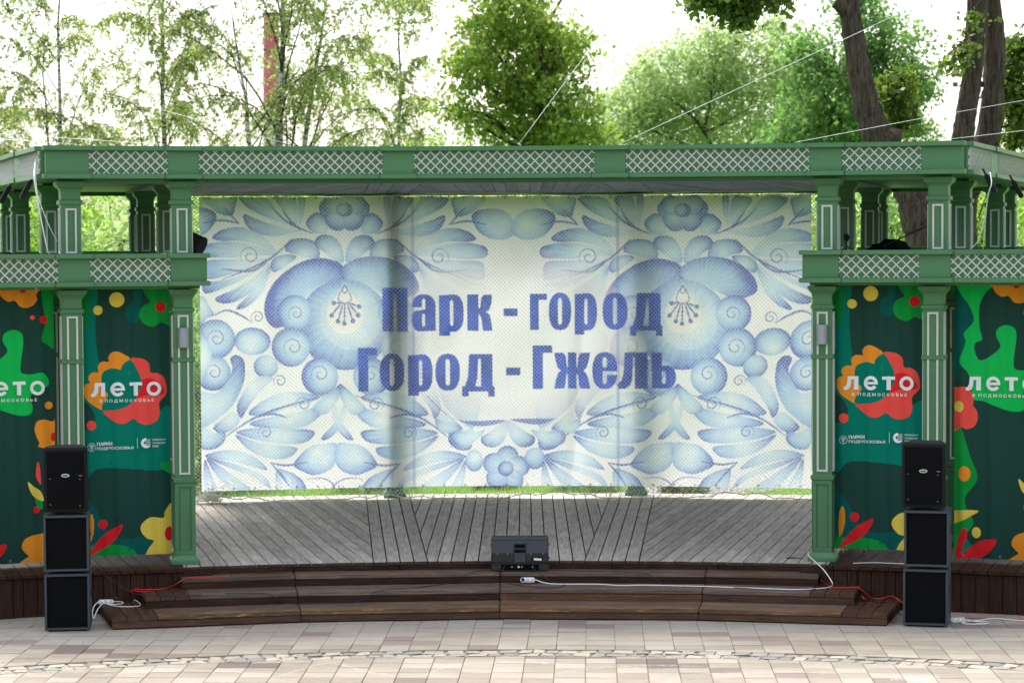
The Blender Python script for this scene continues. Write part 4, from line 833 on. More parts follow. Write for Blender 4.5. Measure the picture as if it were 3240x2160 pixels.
p2_.poly(l2([(290, 1028), (305, 1060), (310, 1185), (280, 1140), (278, 1090)]), 'coral'); p2_.poly(l2([(265, 1270), (310, 1298), (320, 1360), (280, 1340)]), 'green'); p2_.poly(l2([(218, 1168), (262, 1202), (310, 1240), (325, 1305), (250, 1262)]), 'yellow')
leto(p2_, 3039 - 3002, 1000 + 458 / 2.2395 - 915, 221, 43); p2_.write('В  П О Д М О С К О В Ь Е', 3060 - 3002, 1000 + 604 / 2.2395 - 915, 11.5, 176, .014)
def hang(pr, thc, R=15.13, z=3.36): p = P(R, thc); a = -radians(thc + TH0); return TR(p[0] - cos(a) * pr.w * KS / 2, p[1] - sin(a) * pr.w * KS / 2, z, a)
G1 = 'summer festival banners on the wings'
fb = p1.build('festival_banner', hang(p1, -15.45), 'dark green festival banner with orange and coral flower, left of the stage opening', G1)
def copy_tree(o, M, label, group=None):
    c = o.copy(); COL.objects.link(c); c.matrix_world = M; WM[c.name] = M.copy(); c['label'] = label
    if group: c['group'] = group
    for ch in list(o.children):
        k = ch.copy(); COL.objects.link(k); k.parent = c; WM[k.name] = M.copy()
        for g in list(ch.children): e = g.copy(); COL.objects.link(e); e.parent = k
    return c
copy_tree(fb, hang(p1, 15.15, z=3.385), 'dark green festival banner with orange and coral flower, right of the stage opening')
fb2 = p2_.build('festival_banner', hang(p2_, -20.05, 15.2), 'dark green festival banner with bright green blob behind the left speaker stack', G1)
copy_tree(fb2, hang(p2_, 19.95, 15.2), 'dark green festival banner with bright green blob beyond the right speakers')
CB={'white_centre': [(0.335, 25.28, 0.285), (0.44, 25.26, 0.252), (0.616, 25.182, 0.25), (0.98, 25.169, 0.25), (1.207, 25.067, 0.25), (1.471, 25.081, 0.25), (1.797, 25.023, 0.25), (2.184, 24.94, 0.25), (2.63, 24.81, 0.25), (3.008, 24.706, 0.25), (3.279, 24.787, 0.25), (3.384, 24.897, 0.25), (3.391, 24.797, 0.297), (3.357, 24.888, 0.366), (3.304, 24.983, 0.436), (3.239, 25.122, 0.494), (3.206, 25.253, 0.523), (3.209, 25.386, 0.543), (3.25, 25.53, 0.534)], 'white_left': [(-4.033, 24.983, 0.16), (-3.943, 25.138, 0.13), (-3.819, 24.978, 0.13), (-3.733, 24.712, 0.13), (-3.745, 24.583, 0.13), (-3.917, 24.567, 0.13), (-4.052, 24.701, 0.13), (-4.114, 24.834, 0.13), (-4.072, 24.92, 0.13), (-3.947, 24.894, 0.13), (-3.936, 24.762, 0.13), (-4.04, 24.722, 0.13), (-4.123, 24.834, 0.13), (-4.153, 24.623, 0.1), (-4.174, 24.55, 0.03), (-4.182, 24.541, 0.012), (-4.202, 24.567, 0.06), (-4.196, 24.684, 0.13), (-4.158, 24.811, 0.15)], 'red_left': [(-3.887, 24.998, 0.2), (-3.851, 24.811, 0.25), (-3.833, 24.97, 0.25), (-3.768, 25.082, 0.25), (-3.706, 25.103, 0.25), (-3.655, 24.963, 0.25), (-3.661, 24.805, 0.25), (-3.723, 24.784, 0.25), (-3.815, 24.855, 0.25), (-3.78, 24.945, 0.25), (-3.655, 24.94, 0.25), (-3.527, 25.005, 0.25), (-3.43, 24.906, 0.29), (-3.35, 24.829, 0.34), (-3.295, 24.879, 0.372)], 'red_step': [(-3.288, 24.953, 0.365), (-3.199, 25.02, 0.365), (-3.004, 25.037, 0.365), (-2.844, 25.079, 0.365)], 'red_right': [(3.298, 24.941, 0.31), (3.366, 25.083, 0.25), (3.414, 24.828, 0.25), (3.609, 24.821, 0.25), (3.667, 24.773, 0.25), (3.737, 24.801, 0.19), (3.829, 24.871, 0.13), (3.91, 24.868, 0.13), (3.984, 24.818, 0.16), (4.031, 24.705, 0.16), (4.096, 24.645, 0.11)], 'white_right': [(4.631, 24.058, 0.03), (4.742, 24.093, 0.008), (4.845, 24.07, 0.008), (4.803, 23.951, 0.008), (4.617, 23.937, 0.008), (4.585, 24.018, 0.008), (4.753, 24.154, 0.008), (4.967, 24.269, 0.008), (5.222, 24.118, 0.008), (5.402, 24.072, 0.008)], 'red_wall': [(4.63, 24.342, 0.008), (4.939, 24.291, 0.008), (5.235, 24.179, 0.008), (5.407, 24.092, 0.008)], 'black_left': [(-4.435, 25.8, 0.45), (-4.233, 25.114, 0.45), (-4.114, 24.836, 0.422), (-3.868, 24.677, 0.289), (-3.724, 24.583, 0.25), (-3.458, 24.529, 0.25), (-3.202, 24.543, 0.25), (-3.076, 24.56, 0.25)], 'black_long': [(-2.853, 24.642, 0.25), (-2.632, 24.634, 0.25), (-2.437, 24.627, 0.25), (-2.357, 24.667, 0.205), (-2.239, 24.748, 0.13), (-2.056, 24.698, 0.13), (-1.732, 24.709, 0.13), (-1.556, 24.747, 0.13), (-1.411, 24.773, 0.178), (-1.28, 24.766, 0.25), (-0.866, 25.025, 0.25), (-0.578, 25.319, 0.25), (-0.444, 25.275, 0.316), (-0.295, 25.332, 0.367), (-0.113, 25.424, 0.367)], 'black_monitor': [(0.011, 25.36, 0.425), (-0.012, 25.33, 0.363), (-0.006, 25.32, 0.29), (0.071, 25.225, 0.25), (0.219, 25.079, 0.25), (0.35, 24.982, 0.25), (0.546, 24.952, 0.25), (0.635, 25.134, 0.25), (0.586, 25.3, 0.25), (0.486, 25.29, 0.272), (0.404, 25.323, 0.328), (0.321, 25.355, 0.384), (0.315, 25.375, 0.425)], 'black_right': [(0.489, 25.426, 0.367), (0.753, 25.342, 0.367), (1.051, 25.282, 0.367), (1.443, 25.17, 0.367), (1.545, 25.211, 0.324), (1.642, 25.179, 0.268), (1.734, 25.072, 0.25), (2.313, 24.912, 0.25), (2.934, 24.618, 0.25), (3.208, 24.744, 0.25), (3.341, 25.014, 0.25), (3.465, 24.964, 0.25), (3.629, 24.729, 0.25)], 'black_end': [(3.629, 24.729, 0.25), (3.678, 24.804, 0.18), (3.712, 24.742, 0.13), (3.876, 24.649, 0.13), (3.925, 24.757, 0.13), (3.799, 24.783, 0.13), (3.812, 24.651, 0.13), (3.998, 24.602, 0.13), (4.002, 24.499, 0.1), (4.044, 24.724, 0.02), (4.071, 24.451, 0.01)], 'dangle_left': [(-4.843, 25.2, 4.705), (-4.793, 24.85, 4.518), (-4.758, 24.85, 4.259), (-4.722, 24.9, 4.0), (-4.695, 25.0, 3.772), (-4.689, 25.1, 3.722)], 'dangle_left2': [(-4.801, 24.95, 4.651), (-4.773, 24.9, 4.357), (-4.698, 24.95, 4.097), (-4.647, 25.1, 3.919), (-4.63, 25.3, 3.837)], 'dangle_right': [(5.08, 25.2, 4.527), (5.057, 25.0, 4.407), (5.025, 25.0, 4.293), (5.006, 25.1, 4.05), (4.941, 25.1, 3.821), (4.869, 25.15, 3.723)], 'dangle_right2': [(5.041, 25.1, 4.311), (5.035, 25.2, 4.018), (5.01, 25.2, 3.722)], 'w1': [(0.178, 25.8, 4.861), (1.761, 34.0, 7.245)], 'w2': [(1.216, 25.7, 4.841), (5.525, 31.0, 6.924)], 'w3': [(3.063, 25.3, 4.849), (5.119, 30.0, 5.316), (7.383, 34.0, 5.788)], 'w4': [(4.66, 25.1, 4.869), (7.17, 33.0, 5.315)], 'w5': [(-6.941, 33.0, 5.339), (-3.533, 25.4, 4.863)], 'w6': [(-6.942, 33.0, 5.262), (-4.457, 25.2, 4.867)], 'w7': [(-11.938, 60.0, 8.066), (-2.226, 25.6, 4.865)]}
# ------------------------------------------------------------------ wall lamps on the inner columns
def wall_lamp(thc, label):
    M = RM(14.842, thc, 2.735); r = empty('wall_lamp', M, label, 'wall lamp', 'half-round lamps on the inner columns')
    mb = MB(); pr = [(.06 * cos(radians(a)), -.012 - .062 * sin(radians(a))) for a in range(180, -1, -12)]; pr = pr[::-1]
    mb.prism([(x, y) for x, y in pr], 0, .208); obj('shade', bevel(mb.mesh('shade'), .003, 1, 50), M, r, M_steel)
    obj('back_plate', MB().box(-.045, .045, -.013, .0, .02, .19), M, r, M_steel)
wall_lamp(-13.2, 'grey half-round wall lamp on the column left of the stage opening'); wall_lamp(13.01, 'grey half-round wall lamp on the column right of the stage opening')
# ------------------------------------------------------------------ loudspeakers
def rounded_box(x0, x1, y0, y1, z0, z1, r, seg=2): return bevel(MB().box(x0, x1, y0, y1, z0, z1).mesh('b'), r, seg)
def subwoofer(x, y, z, rz, label):
    M = TR(x, y, z, rz); r = empty('subwoofer', M, label, 'speaker', 'square black subwoofer cabinets stacked beside the steps'); w, d, h = .44, .46, .565
    mb = MB()
    for a in ((-w / 2, w / 2, h - .022, h), (-w / 2, w / 2, .012, .034), (-w / 2, -w / 2 + .022, .034, h - .022), (w / 2 - .022, w / 2, .034, h - .022)): mb.box(a[0], a[1], -.002, .07, a[2], a[3])
    mb.box(-w / 2 + .0005, w / 2 - .0005, .0705, d, .0125, h - .0005); obj('cabinet', bevel(mb.mesh('cabinet'), .004, 2), M, r, M_subcab)
    g = MB(); n = 9
    g.box(-w / 2 + .0225, w / 2 - .0225, .022, .069, .0345, h - .0225); obj('grille', g, M, r, M_black)
    for sx in (-1, 1):
        hb = MB(); hb.box(sx * w / 2 - .003, sx * w / 2 + .006, .17, .29, h * .55, h * .72); hb.box(sx * w / 2 - .002, sx * w / 2 + .014, .19, .27, h * .60, h * .635); obj('side_handle', bevel(hb.mesh('side_handle'), .003, 1), M, r, M_blk)
        for yy in (.05, .41): obj('rubber_foot', MB().tube([(sx * (w / 2 - .05), yy, 0), (sx * (w / 2 - .05), yy, .0125)], .02, 10), M, r, M_blk)
def pa_speaker(x, y, z, rz, label):
    M = TR(x, y, z, rz); r = empty('pa_speaker', M, label, 'speaker', 'upright two-way loudspeakers on top of the stacks'); w, h = .425, .655
    mb = MB(); mb.prism([(-w / 2, .0), (w / 2, .0), (w / 2, .12), (w * .33, .36), (-w * .33, .36), (-w / 2, .12)], .012, h)
    obj('cabinet', bevel(mb.mesh('cabinet'), .012, 3), M, r, M_cab)
    g = MB(); n = 12
    for a, e in ((.045, h * .575), (h * .58, h - .04)):
        q = [(-w / 2 + .03, -.004 - .0), (w / 2 - .03, -.004)]
        for k in range(n): # slightly bowed perforated front
            x0 = -w / 2 + .03 + (w - .06) * k / n; x1 = -w / 2 + .03 + (w - .06) * (k + 1) / n; f = lambda t: -.004 - .014 * (1 - (t / (w / 2)) ** 2)
            g.add([(x0, f(x0), a), (x1, f(x1), a), (x1, f(x1), e), (x0, f(x0), e), (x0, .004, a), (x1, .004, a), (x1, .004, e), (x0, .004, e)], [(0, 1, 2, 3), (0, 4, 5, 1), (3, 2, 6, 7), (0, 3, 7, 4), (1, 5, 6, 2)])
    obj('grille', g, M, r, M_black)
    bd = MB(); bd.tube([(0, -.019, h * .578), (0, -.024, h * .578)], 1, 20); bd.v = [(vx * .039, vy, h * .578 + (vz - h * .578) * .017) for vx, vy, vz in bd.v]; bo = obj('badge', bd, M, r, M_white)
    bd = MB(); bd.tube([(0, -.0242, h * .578), (0, -.0256, h * .578)], 1, 20); bd.v = [(vx * .034, vy, h * .578 + (vz - h * .578) * .0125) for vx, vy, vz in bd.v]; obj('badge_face', bd, M, bo, simple('badge_green', (.12, .30, .22, 1), .3) if 'badge_green' not in bpy.data.materials else bpy.data.materials['badge_green'])
    cu = bpy.data.curves.new('t', 'FONT'); cu.body = 'SAMSON'; cu.size = .014; cu.align_x = 'CENTER'; cu.align_y = 'CENTER'; cu.offset = .0006; o = bpy.data.objects.new('t', cu); COL.objects.link(o); bpy.context.view_layer.update()
    me = bpy.data.meshes.new_from_object(o.evaluated_get(bpy.context.evaluated_depsgraph_get())); bpy.data.objects.remove(o); me.transform(Matrix.Translation((0, -.0262, h * .578)) @ Matrix.Rotation(pi / 2, 4, 'X')); me.materials.clear(); me.materials.append(M_black); obj('badge_lettering', me, M, bo, kind='stuff')
    lm = MB().box(.125, .165, -.0125, -.0105, h * .57, h * .577); obj('model_plate', lm, M, r, M_steel)
    for sx, zz in ((-.15, h * .53), (.14, h * .52), (-.15, h * .14), (.14, h * .12)): obj('grille_screw', MB().tube([(sx, -.008, zz), (sx, -.0125, zz)], .0045, 8), M, r, M_steel)
    for sx in (-1, 1):
        for yy in (.04, .28): obj('rubber_foot', MB().tube([(sx * .11, yy, 0), (sx * .11, yy, .0125)], .015, 8), M, r, M_blk)
for (x, y, rz, side) in ((-4.315, 23.80, radians(7), 'left'), (4.18, 23.815, radians(-14.2), 'right')):
    subwoofer(x, y, .004, rz, 'lower black subwoofer on the pavers, %s end of the steps' % side)
    subwoofer(x + (-.004 if side == 'left' else .012), y + .012, .585, rz + .012, 'upper black subwoofer of the stack at the %s end of the steps' % side)
    pa_speaker(x + (-.01 if side == 'left' else -.012), y + .05, 1.166, rz - .02, 'black two-way loudspeaker on the subwoofers at the %s end of the steps' % side)
# stage monitor, seen from its back
M = TR(.172, 25.37, .3575, -.01); mon = empty('stage_monitor', M, 'black plastic stage monitor lying on the top step in front of the deck', 'stage monitor')
hw_ = .302
prof = [(.035, .004), (.035, .082), (.0, .092), (-.004, .20), (.006, .225), (.045, .345), (.075, .372), (.115, .372), (.30, .20), (.30, .085), (.26, .085), (.26, .004)]
def extrude_x(prof, a, e):
    mb = MB(); n = len(prof); mb.v = [(a, p[0], p[1]) for p in prof] + [(e, p[0], p[1]) for p in prof]
    mb.f = [tuple(range(n)), tuple(reversed(range(n, 2 * n)))] + [(i + n, (i + 1) % n + n, (i + 1) % n, i) for i in range(n)]; mb.m = [0] * len(mb.f); return mb
mm = extrude_x(prof, -hw_, hw_).mesh('body'); bm = bmesh.new(); bm.from_mesh(mm); bmesh.ops.triangulate(bm, faces=[f for f in bm.faces if len(f.verts) > 4]); bmesh.ops.recalc_face_normals(bm, faces=bm.faces[:]); bm.to_mesh(mm); bm.free()
obj('body', bevel(mm, .012, 3, 35), M, mon, M_plastic)
hb = MB(); hb.frame(-.066, .066, .095, .30, .010, -.0075, -.0005); hg = obj('handle', bevel(hb.mesh('handle'), .003, 1), M, mon, M_plastic)
obj('handle_grip', bevel(MB().box(-.056, .056, -.008, .010, .232, .252).mesh('g'), .006, 2), M, hg, M_plastic); obj('handle_recess', MB().add([(-.056, -.0062, .106), (.056, -.0062, .106), (.056, -.0055, .200), (-.056, -.0055, .200)], [(0, 1, 2, 3)]), M, hg, M_subcab); obj('handle_hollow_shade', MB().add([(-.054, .003, .254), (.054, .003, .254), (.050, .0165, .292), (-.050, .0165, .292)], [(0, 1, 2, 3)]).add([(-.056, -.0064, .200), (.056, -.0064, .200), (.056, .0, .230), (-.056, .0, .230)], [(0, 1, 2, 3)]), M, hg, M_black)  # flat black sheets stand in for the shade inside the handle hollow
obj('top_trim', bevel(MB().box(-hw_ + .004, hw_ - .004, .036, .050, .331, .337).mesh('t'), .002, 1), M, mon, M_plastic)
obj('pole_socket', MB().tube([(.075, .022, .305), (.075, .017, .307)], .012, 12), M, mon, M_plastic)
for x in (-.235, -.13, .115, .245): obj('body_screw', MB().tube([(x, -.003, .190), (x, -.0062, .190)], .006, 8), M, mon, M_steel)
st = obj('tape', MB().add([(.12, -.0055, .108), (.245, -.0055, .116), (.243, -.0062, .160), (.118, -.0062, .152)], [(0, 1, 2, 3)]), M, mon, M_cab); obj('sticker', MB().add([(.145, -.0066, .122), (.228, -.0066, .117), (.230, -.0072, .140), (.147, -.0072, .145)], [(0, 1, 2, 3)]), M, st, M_white)
pn = obj('connector_panel', MB().box(-.20, .20, .030, .0345, .012, .078), M, mon, M_black)
for x, c in ((-.085, M_steel), (-.055, M_cab), (-.015, M_white), (.02, M_steel), (.135, M_steel)): obj('socket', MB().tube([(x, .0296, .048), (x, .024, .048)], .009 if c is not M_white else .012, 10), M, pn, c)
for sx in (-1, 1):
    for z in (.04, .14, .28): obj('bumper', bevel(MB().box(sx * hw_ - .006, sx * hw_ + .010, .05, .08, z - .014, z + .014).mesh('b'), .004, 1), M, mon, M_blk)
# ------------------------------------------------------------------ power strips
def power_strip(M, n, label, plug=True, L=.155):
    r = empty('power_strip', M, label, 'power strip', 'white socket strips'); obj('housing', rounded_box(-L / 2, L / 2, -.026, .026, 0, .040, .012, 3), M, r, M_white)
    for k in range(n):
        x = -L / 2 + L * (k + .5) / n; so_ = obj('socket', MB().tube([(x, 0, .0395), (x, 0, .0412)], .019, 16), M, r, simple('socket_grey', (.55, .55, .54, 1), .5) if 'socket_grey' not in bpy.data.materials else bpy.data.materials['socket_grey'])
        for s in (-1, 1): obj('pin_hole', MB().tube([(x + s * .008, 0, .0408), (x + s * .008, 0, .0416)], .003, 8), M, so_, M_blk)
    if plug: obj('plug', MB().tube([(-L / 2 + L * .5 / n, 0, .041), (-L / 2 + L * .5 / n, 0, .072), (-L / 2 + L * .5 / n, .0, .080)], [.018, .016, .008], 12), M, r, M_blk)
power_strip(TR(.253, 25.285, .278) @ Matrix.Rotation(radians(-.5), 4, 'Z') @ Matrix.Rotation(radians(72), 4, 'X'), 3, 'white power strip leaning on the riser below the stage monitor')
power_strip(TR(-4.10, 24.80, .132, radians(5)) @ Matrix.Rotation(radians(48), 4, 'X'), 3, 'white power strip on the end of the bottom step, right of the left stack', False, .16)
power_strip(TR(4.555, 24.12, .004, radians(8)) @ Matrix.Rotation(radians(35), 4, 'X'), 3, 'grey white power strip on the pavers right of the right stack', False)
# ------------------------------------------------------------------ cables
def cable(pts, r, mat, label, name='cable', n=7, sub=5, group=None):
    q = crom(pts, sub); mb = MB().tube([tuple(p) for p in q], r, n); me = mb.mesh(name, True); o = Vector(pts[0]); me.transform(Matrix.Translation(-o)); return tag(obj(name, me, TR(*o), None, mat), label, 'cable', group)
GC = 'cables lying over the steps'
cable(CB['white_centre'], .0058, M_white, 'white extension cable running along the middle step to the right column', group=GC)
cable(CB['white_left'], .0058, M_white, 'white cable looped on the left end of the bottom step', group=GC)
cable(CB['red_left'], .005, M_red, 'red cable looped on the left end of the middle step', group=GC); cable(CB['red_step'], .005, M_red, 'short run of red cable on the left of the top step', group=GC)
cable(CB['red_right'], .0055, M_red, 'red cable winding down the right end of the steps to the speakers', group=GC)
cable(CB['white_right'], .0058, M_white, 'white cable coiled on the pavers right of the right speaker stack', group=GC); cable(CB['red_wall'], .005, M_red, 'red cable on the pavers along the foot of the right wall', group=GC)
cable(CB['black_left'], .004, M_blk, 'thin black cable hanging from the left deck to the middle step', group=GC); cable(CB['black_long'], .004, M_blk, 'thin black cable crossing the steps left of the stage monitor', group=GC)
cable(CB['black_monitor'], .004, M_blk, 'black cable looping down from the back of the stage monitor', group=GC); cable(CB['black_right'], .0035, M_blk, 'thin black cable along the steps right of the stage monitor', group=GC)
bk = cable(CB['black_end'], .0045, M_blk, 'black cable with a red and blue plug on the right step ends', group=GC)
obj('plug', MB().tube([(3.69, 24.79, .165), (3.715, 24.74, .14)], .011, 8), TR(0, 0, 0), bk, M_red)
cable([(3.66, 25.2, DZ + .012), (3.9, 25.25, DZ + .010), (4.2, 25.15, DZ + .010), (4.45, 25.1, DZ + .010)], .0045, M_white, 'white cable on the deck under the right banner', group=GC)
cable([(3.12, 25.75, DZ + .006), (3.04, 25.72, DZ + .006), (3.02, 25.66, DZ + .006), (3.12, 25.64, DZ + .006), (3.2, 25.72, DZ + .006)], .004, M_blk, 'small black cable loop on the deck beside the right column', group=GC)
cable(CB['dangle_left'], .006, M_white, 'white cable hanging off the left corner of the roof', group='cables hanging from the roof corners'); cable(CB['dangle_left2'], .004, M_white, 'thinner white cable slanting from the left roof corner to the balcony', group='cables hanging from the roof corners')
cable(CB['dangle_right'], .006, M_lat, 'grey cable hanging off the right corner of the roof', group='cables hanging from the roof corners'); cable(CB['dangle_right2'], .004, M_lat, 'thin grey cable hanging straight below the right roof corner', group='cables hanging from the roof corners')
mg = simple('galvanised_wire', (.55, .55, .54, 1), .5)
for k, lb, r in (('w1', 'guy wire rising steeply from the middle of the roof', .0022), ('w2', 'long guy wire crossing the leaning trunk from the roof', .0032), ('w3', 'guy wire crossing both dark trunks on the right', .003), ('w4', 'lowest guy wire at the right roof corner', .003), ('w5', 'upper of two thin wires left of the roof corner', .003), ('w6', 'lower of two thin wires left of the roof corner', .003), ('w7', 'faint long wire slanting down through the birches', .0025)):
    p_ = [Vector(q) for q in CB[k]]; q = []
    for a, e in zip(p_[:-1], p_[1:]):
        for i in range(6): t_ = i / 6; q.append(tuple(a.lerp(e, t_) - Vector((0, 0, .0))))
    q.append(tuple(p_[-1])); cable(q, r, mg, lb, 'guy_wire', 5, 1, 'wires stretched from the roof')
# ------------------------------------------------------------------ small stage gear
def flood(x, y, z, rz, label):
    M = TR(x, y, z, rz) @ Matrix.Rotation(radians(28), 4, 'Y'); r = empty('floodlight', M, label, 'floodlight', 'slim floodlights under the roof corners'); obj('housing', bevel(MB().box(-.022, .022, -.08, .08, -.15, .06).mesh('h'), .006, 2), M, r, M_cab); obj('bracket', MB().box(-.012, .012, -.03, .03, .06, .13), M, r, M_blk); obj('lens', MB().box(-.026, -.0225, -.065, .065, -.135, .04), M, r, M_black)
flood(-4.955, 25.35, 4.44, .3, 'slim dark floodlight under the left end of the roof, nearer one'); flood(-5.50, 26.9, 4.42, .3, 'slim dark floodlight under the left end of the roof, farther one')
flood(5.09, 25.3, 4.45, pi - .3, 'slim dark floodlight under the right end of the roof, nearer one'); flood(5.66, 26.7, 4.42, pi - .3, 'slim dark floodlight under the right end of the roof, farther one')
M = TR(-3.53, 26.35, 3.87, radians(-20)); sp = empty('spotlight', M, 'black stage spotlight peeping out beside the left upper column', 'spotlight')
can = MB().tube([(0, 0, 0), (.06, .0, .012), (.12, 0, 0.0), (.24, 0, -.055), (.27, 0, -.072)], [.04, .085, .10, .105, .105], 16); obj('can', can, M, sp, M_cab); obj('rim', MB().tube([(.268, 0, -.071), (.285, 0, -.079)], .112, 16), M, sp, M_cab); obj('yoke', MB().box(.08, .12, -.125, .125, -.02, .0).box(.08, .12, -.125, -.110, -.18, .0).box(.08, .12, .110, .125, -.18, .0), M, sp, M_blk)
def blob(name, M, ext, seed, mat, label, cat):
    bm = bmesh.new(); bmesh.ops.create_icosphere(bm, subdivisions=4, radius=1); r = np.random.default_rng(seed); ph = r.random((8, 4)) * 6
    for v_ in bm.verts:
        c = v_.co.copy(); f = 1 + .14 * sum(sin(c.x * (2 + k) + ph[k, 0]) * sin(c.y * (2 + k) + ph[k, 1]) * sin(c.z * (3 + k) + ph[k, 2]) for k in range(6)); v_.co = Vector((c.x * ext[0] * f, c.y * ext[1] * f, max(0, c.z) * ext[2] * f))
    me = bpy.data.meshes.new(name); bm.to_mesh(me); bm.free(); me.polygons.foreach_set('use_smooth', [True] * len(me.polygons)); return tag(obj(name, me, M, None, mat), label, cat)
blob('covered_equipment', TR(4.36, 27.3, 3.665), (.25, .25, .155), 3, M_cover, 'black cloth heaped over equipment on the right balcony', 'cover')
M = TR(3.78, 26.6, 3.665); ms = empty('microphone_stand', M, 'black boom microphone stand on the right balcony', 'microphone stand')
obj('pole', MB().tube([(0, 0, 0), (0, 0, .16)], .012, 8), M, ms, M_blk); obj('boom', MB().tube([(.45, .2, .10), (1.0, .3, .34)], .008, 6), M, ms, M_blk); obj('microphone', MB().tube([(0, 0, .15), (0, 0, .20), (0, 0, .235)], [.02, .042, .02], 12), M, ms, M_blk)
for a in (0, 2.1, 4.2): obj('leg', MB().tube([(0, 0, .10), (.16 * cos(a), .16 * sin(a), .004)], .007, 6), M, ms, M_blk)
# ------------------------------------------------------------------ person half hidden behind the right banner
M = TR(3.775, 26.05, DZ, radians(8)); per = tag(bpy.data.objects.new('person', None), 'person in a blue patterned tunic and dark trousers standing behind the right banner', 'person'); reg(per, M)
def skin(name, J, E, M, parent, mat, lv=2):
    me = bpy.data.meshes.new(name); me.from_pydata([j[0] for j in J], E, []); o = obj(name, me, M, parent, mat); md = o.modifiers.new('s', 'SKIN'); lay = me.skin_vertices[0]
    for i, j in enumerate(J): lay.data[i].radius = j[1]; lay.data[i].use_root = (i == 0)
    sb = o.modifiers.new('d', 'SUBSURF'); sb.levels = lv; sb.render_levels = lv; bpy.context.view_layer.update()
    m2 = bpy.data.meshes.new_from_object(o.evaluated_get(bpy.context.evaluated_depsgraph_get())); o.modifiers.clear(); o.data = m2; m2.polygons.foreach_set('use_smooth', [True] * len(m2.polygons)); return o
M_skin = simple('skin', (.50, .28, .20, 1), .5, .05); M_hair = simple('auburn_hair', (.10, .035, .018, 1), .5, .3, 90); M_trs = simple('dark_trousers', (.012, .013, .018, 1), .8, .2)
b = NB('blue_pattern_cloth'); v = b.coord('Object'); w = b.n('ShaderNodeTexVoronoi'); b.set(w, 'Vector', v); w.inputs['Scale'].default_value = 22; f = b.ramp(w.outputs['Distance'], [(.30, (.74, .75, .78)), (.36, (.05, .075, .30))]); M_tun = b.pbr(f, .8)
body = [((0, 0, .93), (.15, .11)), ((0, 0, 1.12), (.125, .095)), ((0, .0, 1.32), (.15, .105)), ((0, .01, 1.43), (.06, .055)), ((0, -.005, 1.53), (.072, .085)), ((0, 0, 1.62), (.076, .092)), ((0, .01, 1.675), (.045, .055)),
        ((-.17, .01, 1.37), (.05, .05)), ((-.215, .03, 1.12), (.042, .042)), ((-.205, -.02, .88), (.030, .028)), ((-.205, -.035, .80), (.038, .02)), ((.17, .01, 1.37), (.05, .05)), ((.215, .03, 1.12), (.042, .042)), ((.205, -.02, .88), (.030, .028)), ((.205, -.035, .80), (.038, .02)),
        ((-.09, 0, .86), (.085, .085)), ((-.10, .0, .48), (.055, .058)), ((-.10, .02, .09), (.036, .038)), ((-.105, -.10, .035), (.038, .028)), ((.09, 0, .86), (.085, .085)), ((.10, .0, .48), (.055, .058)), ((.10, .02, .09), (.036, .038)), ((.105, -.10, .035), (.038, .028))]
be = [(0, 1), (1, 2), (2, 3), (3, 4), (4, 5), (5, 6), (2, 7), (7, 8), (8, 9), (9, 10), (2, 11), (11, 12), (12, 13), (13, 14), (0, 15), (15, 16), (16, 17), (17, 18), (0, 19), (19, 20), (20, 21), (21, 22)]
for s in (-1, 1):
    for k, (dx, L) in enumerate(((-.024, .075), (-.008, .085), (.008, .08), (.022, .062))):
        i0 = len(body); bi = 10 if s < 0 else 14; body += [((s * .205 + dx * .8, -.045, .765), (.0095, .0095)), ((s * .205 + dx, -.05, .765 - L * .55), (.0085, .0085)), ((s * .205 + dx, -.038, .765 - L), (.007, .007))]; be += [(bi, i0), (i0, i0 + 1), (i0 + 1, i0 + 2)]
    i0 = len(body); body += [((s * .175, -.06, .79), (.011, .011)), ((s * .165, -.075, .755), (.009, .009))]; be += [(10 if s < 0 else 14, i0), (i0, i0 + 1)]
skin('body', body, be, M, per, M_skin)
obj('face_features', MB().box(-.012, .012, -.112, -.085, 1.555, 1.60).box(-.024, .024, -.098, -.088, 1.525, 1.533).box(-.045, -.020, -.096, -.084, 1.605, 1.615).box(.020, .045, -.096, -.084, 1.605, 1.615), M, per, M_skin)
skin('tunic', [((0, 0, .78), (.215, .15)), ((0, 0, .95), (.185, .135)), ((0, 0, 1.14), (.15, .115)), ((0, .0, 1.33), (.17, .12)), ((0, .01, 1.41), (.085, .075)), ((-.18, .01, 1.37), (.07, .065)), ((-.222, .03, 1.12), (.058, .055)), ((-.215, -.01, .93), (.05, .048)), ((.18, .01, 1.37), (.07, .065)), ((.222, .03, 1.12), (.058, .055)), ((.215, -.01, .93), (.05, .048))], [(0, 1), (1, 2), (2, 3), (3, 4), (3, 5), (5, 6), (6, 7), (3, 8), (8, 9), (9, 10)], M, per, M_tun)
skin('trousers', [((0, 0, .86), (.17, .125)), ((-.095, 0, .80), (.098, .10)), ((-.10, .0, .48), (.072, .075)), ((-.10, .02, .12), (.058, .06)), ((.095, 0, .80), (.098, .10)), ((.10, .0, .48), (.072, .075)), ((.10, .02, .12), (.058, .06))], [(0, 1), (1, 2), (2, 3), (0, 4), (4, 5), (5, 6)], M, per, M_trs)
skin('hair', [((0, .02, 1.66), (.082, .09)), ((0, .055, 1.58), (.09, .06)), ((-.075, .03, 1.50), (.035, .05)), ((.075, .03, 1.50), (.035, .05)), ((-.11, .0, 1.36), (.045, .04)), ((.11, .0, 1.36), (.045, .04))], [(0, 1), (1, 2), (1, 3), (2, 4), (3, 5)], M, per, M_hair)
